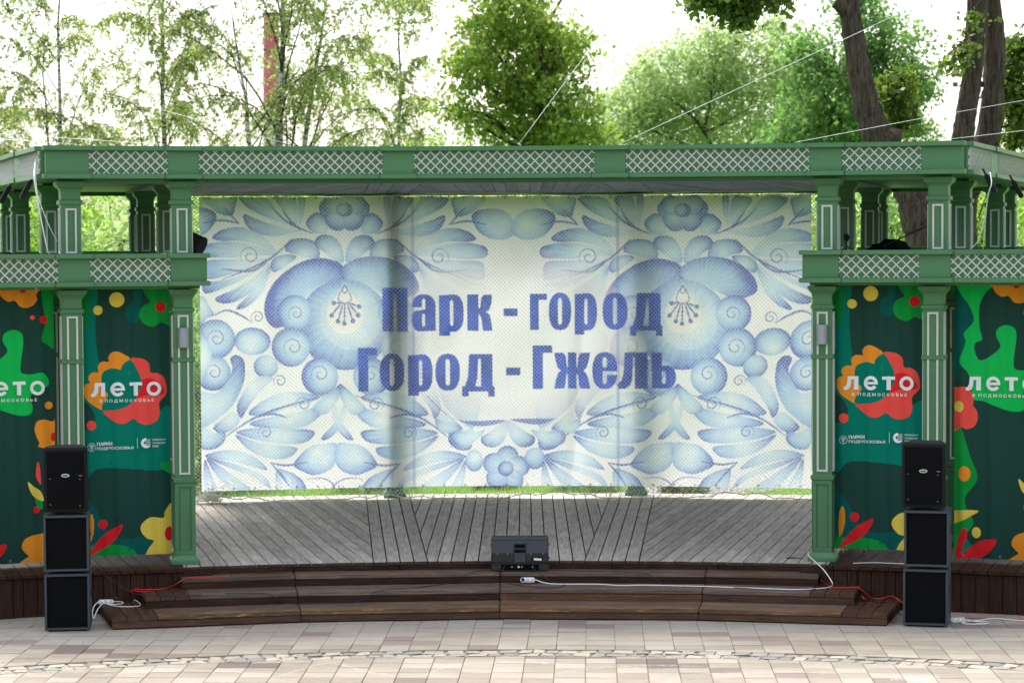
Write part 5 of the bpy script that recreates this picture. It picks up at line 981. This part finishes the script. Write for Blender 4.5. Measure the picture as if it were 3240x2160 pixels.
TL={'linden': [(-0.08, 69.22, 11.11, 1.56, 1.4, 1.01), (0.28, 69.83, 10.28, 1.74, 1.56, 1.1), (1.29, 70.33, 9.45, 1.1, 0.99, 0.92), (-0.63, 69.52, 9.46, 1.19, 1.07, 1.01), (-1.27, 70.0, 8.96, 0.55, 0.49, 0.41), (0.28, 70.62, 9.0, 1.56, 1.4, 1.01), (1.38, 69.64, 8.35, 1.19, 1.07, 1.01), (-0.45, 70.12, 8.18, 1.19, 1.07, 0.92), (-1.55, 70.27, 7.82, 0.55, 0.49, 0.41), (-1.91, 69.94, 7.68, 0.32, 0.29, 0.27), (0.65, 70.27, 7.81, 1.37, 1.24, 1.01), (1.75, 69.5, 7.44, 1.01, 0.91, 0.82), (0.28, 69.88, 7.08, 1.19, 1.07, 0.64), (2.48, 70.22, 6.97, 0.73, 0.66, 0.46), (-0.91, 69.74, 7.36, 0.64, 0.58, 0.5), (2.02, 70.0, 6.7, 1.1, 0.99, 0.46), (1.02, 70.51, 6.71, 1.28, 1.15, 0.55)], 'willow': [(8.05, 94.25, 11.18, 1.49, 1.34, 1.12), (6.81, 94.81, 10.44, 1.86, 1.68, 1.37), (5.56, 95.48, 9.58, 1.61, 1.45, 1.37), (4.32, 94.55, 8.96, 1.12, 1.01, 1.12), (9.29, 95.0, 10.68, 1.86, 1.68, 1.49), (7.3, 95.99, 9.2, 2.48, 2.24, 1.49), (10.28, 94.37, 9.3, 2.11, 1.9, 1.49), (5.56, 95.19, 8.21, 1.86, 1.68, 0.87), (8.54, 96.24, 8.07, 2.48, 2.24, 0.87), (8.67, 94.85, 12.04, 0.75, 0.67, 0.62), (11.77, 95.3, 9.3, 1.49, 1.34, 1.49), (11.03, 94.32, 10.79, 1.37, 1.23, 1.37), (3.58, 94.93, 8.35, 0.75, 0.67, 0.75), (10.66, 95.22, 12.16, 0.75, 0.67, 0.62)], 'alder': [(10.93, 73.47, 10.59, 1.06, 0.96, 0.77), (11.8, 73.89, 9.72, 1.06, 0.96, 1.06), (10.35, 74.32, 9.34, 1.06, 0.96, 0.97), (11.51, 73.46, 8.56, 1.35, 1.22, 1.06), (9.58, 74.0, 8.38, 1.06, 0.96, 0.97), (9.19, 74.43, 7.51, 1.06, 0.96, 0.77), (10.55, 73.59, 7.6, 1.35, 1.22, 0.87), (12.0, 74.09, 7.59, 0.87, 0.78, 0.77), (9.19, 74.34, 9.64, 0.68, 0.61, 0.68), (8.42, 73.83, 7.03, 0.87, 0.78, 0.48), (9.97, 74.31, 6.92, 1.55, 1.39, 0.48), (12.48, 73.71, 8.85, 0.58, 0.52, 0.68), (10.74, 73.91, 11.27, 0.87, 0.78, 0.48), (12.68, 74.15, 7.01, 0.48, 0.44, 0.34)], 'near_right': [(7.89, 37.4, 6.07, 0.2, 0.18, 0.29), (7.8, 37.48, 6.46, 0.17, 0.15, 0.22), (7.97, 37.56, 5.68, 0.2, 0.18, 0.29), (7.65, 37.45, 6.32, 0.12, 0.11, 0.15), (7.99, 37.5, 6.76, 0.15, 0.13, 0.2), (7.87, 37.55, 5.38, 0.14, 0.12, 0.12), (7.92, 37.46, 6.9, 0.12, 0.11, 0.12)], 'near_left': [(6.74, 35.95, 6.55, 0.1, 0.09, 0.12), (6.62, 35.99, 6.43, 0.12, 0.11, 0.06), (6.83, 36.02, 6.74, 0.08, 0.07, 0.07), (6.97, 35.97, 7.11, 0.07, 0.06, 0.07)], 'top': [(2.93, 35.41, 7.44, 0.19, 0.17, 0.13), (3.21, 35.48, 7.34, 0.23, 0.21, 0.15), (3.49, 35.56, 7.25, 0.21, 0.19, 0.17), (3.46, 35.45, 7.05, 0.13, 0.12, 0.09), (3.72, 35.5, 7.36, 0.23, 0.21, 0.12), (4.07, 35.56, 7.34, 0.15, 0.13, 0.15), (2.79, 35.47, 7.27, 0.1, 0.09, 0.06), (4.09, 35.51, 7.17, 0.06, 0.06, 0.05), (3.39, 35.87, 7.55, 0.74, 0.67, 0.14)], 'shoots': [(5.88, 36.29, 6.11, 0.21, 0.19, 0.19), (5.95, 36.38, 5.87, 0.19, 0.17, 0.14), (5.76, 36.44, 5.87, 0.14, 0.13, 0.14), (6.0, 36.34, 6.3, 0.14, 0.13, 0.12), (6.1, 36.4, 5.63, 0.12, 0.11, 0.1), (5.86, 36.46, 5.59, 0.14, 0.13, 0.14)], 'T0': [(6.26, 36, 3.63, 0.259), (6.15, 36, 4.11, 0.245), (6.03, 36, 4.53, 0.231), (5.79, 36, 4.95, 0.212), (5.58, 36, 5.28, 0.212), (5.45, 36, 5.61, 0.198), (5.35, 36, 5.94, 0.188), (5.2, 36, 6.75, 0.155), (5.13, 36, 7.4, 0.146), (5.09, 36, 8.35, 0.132)], 'T1': [(6.76, 36.4, 4.11, 0.214), (6.88, 36.4, 5.34, 0.157), (6.96, 36.4, 5.87, 0.148), (7.04, 36.4, 6.48, 0.143), (7.08, 36.4, 7.43, 0.138), (7.07, 36.4, 8.39, 0.128)], 'T2': [(6.95, 36.9, 4.01, 0.241), (7.24, 36.9, 4.98, 0.207), (7.36, 36.9, 5.36, 0.188), (7.44, 36.9, 6.04, 0.159), (7.46, 36.9, 6.76, 0.154), (7.42, 36.9, 7.48, 0.121), (7.34, 36.9, 8.45, 0.106)]}
# (190, 0) (-12.98, 10.9)
# (190, 440) (-12.98, 6.87)
# (165, 300) (-13.21, 8.15)
# (510, 0) (-10.06, 10.88)
# (510, 440) (-10.06, 6.86)
# (925, 0) (-6.26, 10.86)
# (900, 270) (-6.49, 8.39)
# (895, 440) (-6.53, 6.84)
# (1010, 40) (-5.48, 10.49)
# (0, 100) (-14.72, 9.99)
# ------------------------------------------------------------------ trees
def leafmat(name, cols, tr=.5, rough=.5):
    b = NB(name); g = b.n('ShaderNodeNewGeometry').outputs['Random Per Island']; v = b.coord('Object'); f = b.noise(v, .9, 3)
    c = b.ramp(b.math('ADD', b.math('MULTIPLY', g, .6), b.math('MULTIPLY', f, .4)), [(.2 + .6 * i / (len(cols) - 1), c_) for i, c_ in enumerate(cols)])
    df = b.n('ShaderNodeBsdfPrincipled'); b.set(df, 'Base Color', c); df.inputs['Roughness'].default_value = rough; df.inputs['Specular IOR Level'].default_value = .3
    t = b.n('ShaderNodeBsdfTranslucent'); b.set(t, 'Color', b.hsv(c, 2.6, 1.0, .485)); mx = b.n('ShaderNodeMixShader'); mx.inputs[0].default_value = tr
    b.t.links.new(df.outputs[0], mx.inputs[1]); b.t.links.new(t.outputs[0], mx.inputs[2]); b.t.links.new(mx.outputs[0], b.out.inputs[0]); return b.m
LM_birch = leafmat('birch_leaf', [(.115, .165, .05, 1), (.155, .21, .066, 1), (.20, .25, .09, 1)], .6)
LM_linden = leafmat('linden_leaf', [(.065, .135, .02, 1), (.105, .185, .03, 1), (.16, .235, .042, 1), (.22, .27, .07, 1)], .58)
LM_willow = leafmat('willow_leaf', [(.13, .205, .075, 1), (.185, .265, .105, 1), (.25, .32, .155, 1)], .58)
LM_alder = leafmat('alder_leaf', [(.05, .125, .032, 1), (.08, .17, .042, 1), (.115, .21, .06, 1)], .55)
LM_near = leafmat('dark_linden_leaf', [(.035, .075, .012, 1), (.06, .11, .015, 1), (.10, .15, .02, 1)], .45)  # darker leaf green, for the near lindens and small weeds
LM_fresh = leafmat('fresh_leaf', [(.08, .18, .02, 1), (.14, .26, .035, 1), (.19, .30, .06, 1)], .5)
def bark(name, c0, c1, vs=.13, white=None):
    b = NB(name); v = b.coord('Object', (1, 1, vs)); f = b.noise(v, 20, 7, .72, .7); c = b.ramp(f, [(.36, c0), (.60, c1)])
    if white:
        k = b.noise(b.coord('Object', (1.2, 1.2, 5)), 2.4, 4, .7); c = b.mix(b.ramp(k, [(.46, (0, 0, 0)), (.54, (1, 1, 1))]), white, c)
    return b.pbr(c, .9, b.bump(f, 1., .03), spec=.2)
BK_dark = bark('furrowed_bark', srgb(38, 32, 28), srgb(88, 77, 67)); BK_birch = bark('birch_bark', (.05, .048, .042, 1), (.12, .115, .10, 1), 1., (.55, .54, .50, 1)); BK_twig = bark('twig_bark', (.030, .024, .017, 1), (.07, .06, .04, 1))
def leaves(C, size, seed, aspect=.72, droop=.0, nz=.0):
    r = np.random.default_rng(seed); n = len(C); s = size * r.uniform(.5, 1.55, (n, 1)); a = r.normal(size=(n, 3)); a[:, 2] -= droop; a /= np.linalg.norm(a, axis=1, keepdims=True)
    q = r.normal(size=(n, 3)); q[:, 2] += nz; w = np.cross(a, q); w /= np.linalg.norm(w, axis=1, keepdims=True) + 1e-9; nn = np.cross(a, w)
    V = np.stack([C - a * s * .5, C + w * s * aspect * .5 + nn * s * .06 - a * s * .05, C + a * s * .5, C - w * s * aspect * .5 + nn * s * .06 - a * s * .05], 1).reshape(-1, 3); F = np.arange(4 * n).reshape(n, 4); return V, F
def crown_from_lobes(lobes, n, size, seed, clump=26, cl=.30, droop=.3, asp=.72, shell=.55):
    r = np.random.default_rng(seed); vol = np.array([l[3] * l[4] * l[5] for l in lobes]) ** .72; vol /= vol.sum(); nc = n // clump; idx = r.choice(len(lobes), nc, p=vol); L = np.array(lobes)[idx]
    d = r.normal(size=(nc, 3)); d /= np.linalg.norm(d, axis=1, keepdims=True); rad = r.uniform(shell ** 3, 1.12, (nc, 1)) ** (1 / 3.); c = L[:, :3] + d * rad * L[:, 3:6]
    cs = cl * r.uniform(.5, 1.5, (nc, 1)); pts = np.repeat(c, clump, 0) + r.normal(size=(nc * clump, 3)) * np.repeat(cs, clump, 0) * np.array([1, 1, .75]); pts[:, 2] -= np.repeat(cs[:, 0], clump) * r.random(nc * clump) * .8
    V, F = leaves(pts, size, seed + 1, asp, droop); return V, F, c
def tree_root(name, x, y, label, cat='tree', group=None, z=-.04): return empty(name, TR(x, y, z), label, cat, group)
def place_np(name, V, F, root, mat, kind=None):
    o = wm(root).translation; me = np_mesh(name, V - np.array(o), F); return obj(name, me, wm(root), root, mat, kind)
def place_mb(name, mb, root, mat, smooth=True):
    o = wm(root).translation; mb.v = [(p[0] - o.x, p[1] - o.y, p[2] - o.z) for p in mb.v]; me = mb.mesh(name, smooth); return obj(name, me, wm(root), root, mat)
def limb(mb, p0, p1, r0, r1, seed, bend=.12, n=6, sides=6):
    r = random.Random(seed); p0, p1 = Vector(p0), Vector(p1); L = (p1 - p0).length; off = Vector((r.gauss(0, 1), r.gauss(0, 1), r.gauss(0, .6) + .5)) * bend * L; pts = []
    for i in range(n + 1): t = i / n; pts.append(p0.lerp(p1, t) + off * sin(pi * t) + Vector((r.gauss(0, 1), r.gauss(0, 1), r.gauss(0, 1))) * .012 * L * (0 < i < n))
    mb.tube([tuple(p) for p in pts], [r0 + (r1 - r0) * (i / n) ** .8 for i in range(n + 1)], sides); return pts
def lobed_tree(name, x, y, lobes, n, size, seed, lmat, label, tr=.16, top=None, group=None, bmat=None, nl=3, **k):
    root = tree_root(name, x, y, label, 'tree', group); V, F, C = crown_from_lobes(lobes, n, size, seed, **k); tb, lb = MB(), MB(); zt = top or max(l[2] for l in lobes); zs = [zt * i / 9 - .04 for i in range(10)]
    rr_ = random.Random(seed); ax_ = [Vector((x + rr_.gauss(0, .05) * i, y + rr_.gauss(0, .05) * i, z)) for i, z in enumerate(zs)]; tb.tube([tuple(p) for p in ax_], [tr * (1 - .85 * i / 9) for i in range(10)], 10)
    for i, l in enumerate(lobes):
        zb = max(.8, min(l[2] - .25 * abs(l[0] - x) - .6, zt * .9)); b_ = ax_[min(8, int(zb / zt * 9))]; e = Vector(l[:3]); pts = limb(lb, b_, e, tr * .42, tr * .10, seed + i)
        for j in range(nl):
            d = Vector((rr_.gauss(0, 1), rr_.gauss(0, 1), rr_.gauss(0, .8))); d.normalize(); limb(lb, pts[3 + j % 3], e + Vector((d.x * l[3], d.y * l[4], d.z * l[5])) * .85, tr * .15, tr * .03, seed * 7 + i * 5 + j, .15, 5, 4)
    place_mb('trunk', tb, root, bmat or BK_dark); place_mb('limbs', lb, root, bmat or BK_twig); place_np('crown', V, F, root, lmat, 'stuff'); return root
lobed_tree('linden_tree', 1.0, 70, TL['linden'], 21000, .14, 21, LM_linden, 'dense bright green linden tree standing behind the middle of the roof', .22, clump=60, cl=.24, droop=.7, shell=.35)
lobed_tree('willow_tree', 8.2, 95, TL['willow'] + [(3.2, 95, 7.2, 1.2, 1.1, .9), (12.6, 95.5, 8.0, 1.6, 1.4, 1.2), (13.6, 96, 9.4, 1.3, 1.2, 1.3), (5.0, 95, 7.0, 1.6, 1.4, .8), (14.4, 95, 7.4, 1.3, 1.2, .9)], 46000, .165, 22, LM_willow, 'broad pale green willow tree behind the roof, left of the leaning trunk', .17, clump=54, cl=.36, droop=.4, asp=.5, shell=.35)
lobed_tree('alder_tree', 11.0, 74, TL['alder'], 21000, .13, 23, LM_alder, 'mid green leafy alder tree behind the leaning dark trunk', .2, clump=40, cl=.25, droop=.3, shell=.3)
# two dark lindens just behind the stage on the right
def near_tree(name, stems, lobes, label, seed, nleaf, lm, extra=()):
    root = tree_root(name, stems[0][0][0], stems[0][0][1], label)
    for k, st in enumerate(stems):
        tb = MB(); base = (st[0][0] + .12, st[0][1], -.05, st[0][3] * 1.25); q = crom([base] + list(st), 8); rr_ = random.Random(seed + k)
        tb.tube([tuple(p[:3]) for p in q], [p[3] * (1 + .03 * rr_.gauss(0, 1)) for p in q], 30)
        nr = len(q)
        for i in range(nr):
            c_ = np.array(q[i][:3])
            for j in range(30): a2 = 2 * pi * j / 30; k_ = 1 + .05 * sin(7 * a2 + i * .5 + seed) + .04 * sin(13 * a2 - i * .9) + .03 * rr_.gauss(0, 1); v_ = np.array(tb.v[i * 30 + j]); tb.v[i * 30 + j] = tuple(c_ + (v_ - c_) * k_)
        o_ = place_mb('trunk', tb, root, BK_dark)
    lb = MB()
    for i, (a, e, r0, r1) in enumerate(extra): eb = MB(); limb(eb, a, e, r0, r1, seed + i, .1, 7, 9); place_mb('limb', eb, root, BK_dark)
    for l in lobes:
        for j in range(3): limb(lb, (l[0] + .1, l[1], l[2] + .25), (l[0] + random.gauss(0, 1) * l[3] * .7, l[1] + random.gauss(0, 1) * l[4] * .7, l[2] + random.gauss(0, 1) * l[5] * .7), .012, .004, seed * 3 + j, .1, 4, 4)
    tw = place_mb('twigs', lb, root, BK_dark); tw['kind'] = 'stuff'; V, F, C = crown_from_lobes(lobes, nleaf, .085, seed, 14, .10, .5, .85, .2); place_np('crown', V, F, root, lm, 'stuff'); return root
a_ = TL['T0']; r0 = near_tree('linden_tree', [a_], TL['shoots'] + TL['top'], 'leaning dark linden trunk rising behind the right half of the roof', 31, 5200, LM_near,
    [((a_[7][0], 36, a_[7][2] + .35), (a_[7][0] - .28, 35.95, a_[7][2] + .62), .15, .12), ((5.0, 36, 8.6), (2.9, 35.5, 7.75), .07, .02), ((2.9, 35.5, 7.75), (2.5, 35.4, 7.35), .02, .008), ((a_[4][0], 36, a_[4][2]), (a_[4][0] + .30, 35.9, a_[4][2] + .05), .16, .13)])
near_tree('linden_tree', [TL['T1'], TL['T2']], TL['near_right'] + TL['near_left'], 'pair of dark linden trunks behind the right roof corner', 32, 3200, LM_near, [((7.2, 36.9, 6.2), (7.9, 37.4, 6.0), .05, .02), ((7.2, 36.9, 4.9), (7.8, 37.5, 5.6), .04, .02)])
# birches
def birch(x, y, H, r0, seed, label, stems=((0, 0, 1.),), nprim=26, spread=2.1, zlo=.30, nleaf=9000, group='slender birches beyond the stage'):
    rr_ = random.Random(seed); R_ = np.random.default_rng(seed); root = tree_root('birch_tree', x, y, label, 'tree', group); tb, lb = MB(), MB(); P_ = []
    for (lx, ly, sc) in stems:
        pts = [Vector((x + lx * (t ** 1.2) + rr_.gauss(0, .03), y + ly * t + rr_.gauss(0, .03), -.04 + H * sc * t)) for t in [i / 12 for i in range(13)]]; tb.tube([tuple(p) for p in pts], [r0 * sc * (1 - .86 * i / 12) for i in range(13)], 9)
        for k in range(int(nprim * sc)):
            t = zlo + (1 - zlo) * (k + rr_.random()) / (nprim * sc); i = min(11, int(t * 12)); b_ = pts[i].lerp(pts[i + 1], t * 12 - i); az = rr_.random() * 2 * pi; L = spread * (1.3 - .7 * t) * rr_.uniform(.65, 1.25); el = rr_.uniform(.85, 1.28); d = Vector((cos(az) * cos(el), sin(az) * cos(el), sin(el))); p = b_.copy(); line = [p.copy()]; n = 9
            for s in range(n):
                d = (d + Vector((rr_.gauss(0, .12), rr_.gauss(0, .12), -.015 - .03 * s + rr_.gauss(0, .06)))).normalized(); p = p + d * L * 1.25 / n; line.append(p.copy())
            rb = max(.010, r0 * sc * (1 - .8 * t) * .30); lb.tube([tuple(q) for q in line], [rb * (1 - .85 * j / n) + .003 for j in range(n + 1)], 5)
            for j in range(4, n + 1):
                for _ in range(5):
                    az2 = rr_.random() * 2 * pi; e = Vector((cos(az2), sin(az2), rr_.uniform(-.2, .5))); q = line[j].copy(); tw = [q.copy()]; l2 = L * rr_.uniform(.14, .38)
                    for s in range(5): e = (e + Vector((rr_.gauss(0, .15), rr_.gauss(0, .15), -.42))).normalized(); q = q + e * l2 / 4; tw.append(q.copy())
                    lb.tube([tuple(v_) for v_ in tw], [.009, .007, .006, .005, .004, .003], 3, 0, False); P_.append(np.array([list(v_) for v_ in tw]))
    T = np.stack(P_); k = R_.integers(0, len(T), nleaf); u = R_.uniform(.6, 5, nleaf); i = np.minimum(u.astype(int), 4); f = (u - i)[:, None]; C = T[k, i] * (1 - f) + T[k, i + 1] * f + R_.normal(size=(nleaf, 3)) * .045
    V, F = leaves(C, .082, seed + 5, .75, .5); place_mb('trunk', tb, root, BK_birch); place_mb('limbs', lb, root, BK_twig); place_np('crown', V, F, root, LM_birch, 'stuff')
birch(-12.95, 70, 13.5, .105, 41, 'birch with a forked dark trunk nearest the left edge of the roof', ((.05, 0, 1.), (-.6, .6, .78)), 14, 3.1, .26, 16000)
birch(-10.0, 70.5, 14., .13, 42, 'single slender birch between the forked birch and the chimney', ((0, 0, 1.),), 19, 3.2, .26, 17500)
birch(-6.6, 69, 14.5, .19, 43, 'largest birch with wide spreading limbs in front of the chimney', ((.35, 0, 1.), (1.6, .4, .8), (-1.2, -.3, .72)), 17, 4.2, .30, 35000)
birch(-3.3, 74, 13.2, .10, 44, 'thin drooping birch between the largest birch and the linden', ((0, 0, 1.),), 15, 3.0, .34, 14000)
birch(-15.4, 71, 13.0, .11, 45, 'birch cut by the left edge of the photo', ((.2, 0, 1.),), 15, 3.0, .28, 12500)
# a row of low trees across the lawn, seen under the roof
lowk = [(-14.2, 57, 'weeping pale tree at the far left beyond the lawn', LM_fresh), (-11.2, 55, 'bright leafy tree seen through the left balcony columns', LM_fresh), (-8.6, 58, 'drooping yellow green tree in the left balcony opening', LM_willow), (-5.4, 56, 'bushy tree behind the left part of the backdrop', LM_fresh), (-2.4, 59, 'bushy tree behind the lettering, left of the middle', LM_alder), (.6, 57, 'bushy tree behind the middle of the backdrop', LM_fresh), (3.4, 58, 'bushy tree behind the right part of the lettering', LM_alder), (6.3, 56, 'leafy tree behind the right end of the backdrop', LM_fresh), (8.9, 57, 'dark leafy tree in the right balcony opening', LM_alder), (11.2, 55, 'bright leafy tree right of the outer right columns', LM_fresh), (14.0, 57, 'bright bushy tree at the far right beyond the lawn', LM_fresh)]
for k, (x, y, lb, lm) in enumerate(lowk):
    rr_ = random.Random(100 + k); L = [(x + rr_.gauss(0, .75), y + rr_.gauss(0, .6), z, rr_.uniform(.9, 1.35), rr_.uniform(.8, 1.2), rr_.uniform(.6, .9)) for z in (.9, 1.7, 2.5, 3.1, 3.7, 4.3, 4.7) for _ in (0, 1)]
    lobed_tree('low_tree', x, y, L, 9500, .105, 200 + k, lm, lb, .09, 4.9, 'low trees in a row across the lawn', nl=1, clump=22, cl=.22, droop=.5, shell=.3)
tops = [(x, y, z, .28, .25, .35) for x, y, z in ((-2.2, 62, 6.2), (-1.75, 62, 6.35), (-1.2, 62, 6.2), (-2.6, 62, 5.8), (-1.6, 62, 5.7))]
lobed_tree('sapling', -1.9, 62, tops + [(-1.9, 62, 4.6, .8, .7, .9), (-1.8, 62, 3.2, .9, .8, .9)], 3000, .09, 77, LM_fresh, 'young tree whose tips just clear the roof, left of the linden', .05, 6.2, nl=2, clump=16, cl=.14, shell=.2)
fw = [(x + random.gauss(0, 1), 112 + random.uniform(-6, 6), z, 3.2, 2.5, 1.7) for x in range(-34, 36, 3) for z in (1.5, 4.2, 6.0)]
V, F, C = crown_from_lobes(fw, 26000, .36, 556, 24, .6, .3, .7, .4); obj('far_woodland', np_mesh('far_woodland', V, F), TR(0, 0, 0), None, LM_willow, kind='stuff')
far = [(x, 130 + rr_.uniform(-6, 6), z, 3.4, 2.5, 2.0) for x in range(20, 34, 4) for z in (3, 5.6, 7.2)]
lobed_tree('far_tree', 26, 130, far, 9000, .28, 78, LM_willow, 'hazy tree line in the gap at the right edge', .3, 8, nl=1, clump=24, cl=.6, shell=.3)
for k, (x, y, w, h, lb) in enumerate(((-4.3, 37.6, .75, .55, 'dark low bush behind the left end of the stage'), (-2.1, 37.3, .8, .5, 'dark low bush on the lawn left of the post'), (-4.75, 36.2, .62, 3.0, 'tall dark shrub behind the net at the left end of the stage'), (1.2, 37.4, .55, .5, 'dark low bush beside the path'), (2.6, 36.9, .4, .3, 'thin reddish weeds beyond the path'), (-.3, 37.9, .3, .25, 'small tuft of weeds on the lawn behind the deck'))):
    V, F, C = crown_from_lobes([(x, y, h * .5, w, .4, h * .6), (x + .2, y + .1, h * .3, w * .8, .4, h * .5)], 1500 if h < 1 else 7000, .07, 300 + k, 18, .08, .2, .5, .2); root = tree_root('bush', x, y, lb, 'bush', 'low bushes on the lawn'); st = MB(); [limb(st, (x, y, -.05), (x + random.gauss(0, w * .4), y + random.gauss(0, .15), h * .7), .012, .004, k * 9 + j, .1, 4, 4) for j in range(6)]; place_mb('stems', st, root, BK_twig); place_np('foliage', V, F, root, LM_alder if k < 4 else LM_near, 'stuff')
# grass along the strip of lawn that shows under the banner
ng = 26000; gx = RNG.uniform(-5.5, 5.5, ng); gy = RNG.uniform(32.4, 41, ng); ok = ~((gx > 1.1 + (gy - 36) * .2) & (gx < 3.0 + (gy - 36) * .6) & (gy > 35.6)); gx, gy = gx[ok], gy[ok]; n = len(gx); h = RNG.uniform(.04, .13, n); a = RNG.uniform(0, 6.28, n); lean = RNG.normal(size=(n, 2)) * .035; w = .006
V = np.stack([np.stack([gx - w * np.cos(a), gy - w * np.sin(a), np.full(n, -.036)], -1), np.stack([gx + w * np.cos(a), gy + w * np.sin(a), np.full(n, -.036)], -1), np.stack([gx + lean[:, 0], gy + lean[:, 1], h - .036], -1)], 1).reshape(-1, 3)
obj('grass', np_mesh('grass', V, np.arange(3 * n).reshape(n, 3)), TR(0, 0, 0), None, leafmat('grass_blade', [(.09, .20, .022, 1), (.14, .28, .035, 1), (.19, .33, .05, 1)], .4), kind='stuff')
# chimney far behind the birches
ch = empty('chimney', TR(-14.68, 150, -.04), 'red and white banded chimney behind the largest birch', 'chimney'); M_cr = simple('faded_red_paint', srgb(190, 96, 112), .8, .15, 2); M_cw = simple('faded_white_paint', (.62, .60, .60, 1), .8, .1, 2)
zs = [0, 3.6, 6.6, 9.9, 12.2, 14.2, 15.0, 17.85]
for i in range(7): obj('band', MB().tube([(0, 0, zs[i]), (0, 0, zs[i + 1] - .001)], [.62 - .02 * i, .60 - .02 * i], 24), TR(-14.68, 150, -.04), ch, (M_cw, M_cr)[i % 2 == 0] if i != 5 else M_cr)
obj('rim', MB().tube([(0, 0, 17.85), (0, 0, 18.05)], .53, 24), TR(-14.68, 150, -.04), ch, simple('sooty_rim', (.12, .07, .08, 1), .9))
# unseen park trees, kept dark, added round the viewer to block low light
wl = []
for k in range(44):
    a = radians(random.uniform(58, 302)); R = random.uniform(26, 36); x, y = R * sin(a) * 1.05, 14 + R * cos(a)
    for j in range(3): wl.append((x + random.gauss(0, 1), y + random.gauss(0, 1), random.uniform(1.0, 4.5), random.uniform(2.5, 4), random.uniform(2.5, 4), random.uniform(2.5, 4)))
V, F, C = crown_from_lobes(wl, 36000, .62, 555, 20, 1.1, .3, .8, .4); obj('unseen_shade_trees', np_mesh('unseen_shade_trees', V, F), TR(0, 0, 0), None, leafmat('dark_shade_tree_leaf', [(.025, .055, .012, 1), (.04, .08, .018, 1)], .3), kind='stuff')
# ------------------------------------------------------------------ fallen leaves, chalk
pts = []
for _ in range(150):
    y = random.uniform(21, 24.3); x = random.uniform(-.21, .21) * y; pts.append((x, y, .004))
for _ in range(14): a = radians(random.uniform(-14, 14)); R = random.choice((13.6, 14.1, 14.5)); pts.append((OX + R * sin(a), OY + R * cos(a), .125 if R < 13.9 else .245 if R < 14.3 else .362))
V, F = leaves(np.array(pts), .030, 5, .6); V = V.reshape(-1, 4, 3); V[:, :, 2] = np.array(pts)[:, None, 2] + np.abs(V[:, :, 2] - np.array(pts)[:, None, 2]) * .35
obj('fallen_leaves', np_mesh('fallen_leaves', V.reshape(-1, 3), F), TR(0, 0, 0), None, leafmat('fallen_leaf', [(.10, .17, .02, 1), (.22, .26, .04, 1), (.30, .24, .08, 1), (.16, .12, .05, 1)], .2), kind='stuff')
b = NB('chalk'); v = b.coord('Object'); f = b.noise(v, 55, 5, .8); k = b.ramp(f, [(.50, (0, 0, 0)), (.62, (1, 1, 1))]); d_ = b.n('ShaderNodeBsdfDiffuse'); d_.inputs[0].default_value = (.72, .72, .74, 1); t_ = b.n('ShaderNodeBsdfTransparent'); mx = b.n('ShaderNodeMixShader'); b.set(mx, 0, b.math('MULTIPLY', k, .8)); b.t.links.new(t_.outputs[0], mx.inputs[1]); b.t.links.new(d_.outputs[0], mx.inputs[2]); b.t.links.new(mx.outputs[0], b.out.inputs[0])
cm = MB()
def chalk(pts, w=.022):
    p = crom(pts, 6); n = len(p); L = []
    for i in range(n): t = p[min(i + 1, n - 1)] - p[max(i - 1, 0)]; t = t / (np.hypot(*t) + 1e-9); L += [(p[i][0] - t[1] * w, p[i][1] + t[0] * w, .0045), (p[i][0] + t[1] * w, p[i][1] - t[0] * w, .0045)]
    cm.add(L, [(2 * i, 2 * i + 1, 2 * i + 3, 2 * i + 2) for i in range(n - 1)])
for pts in ([(-2.0, 21.2), (-1.6, 21.9), (-1.25, 21.5), (-.95, 21.2)], [(-.7, 21.2), (-.45, 21.75), (.1, 21.9), (.7, 21.75)], [(-3.6, 21.3), (-3.0, 21.6), (-2.5, 21.5), (-2.1, 21.35)], [(.4, 21.2), (.7, 21.5), (1.3, 21.7), (1.9, 21.6)], [(1.7, 21.25), (2.4, 21.35), (3.0, 21.25)]): chalk(pts)
chalk([(3.38, 21.0), (3.6, 21.02), (3.82, 20.99)], .10)
obj('chalk_marks', cm, TR(0, 0, 0), None, b.m, kind='stuff')
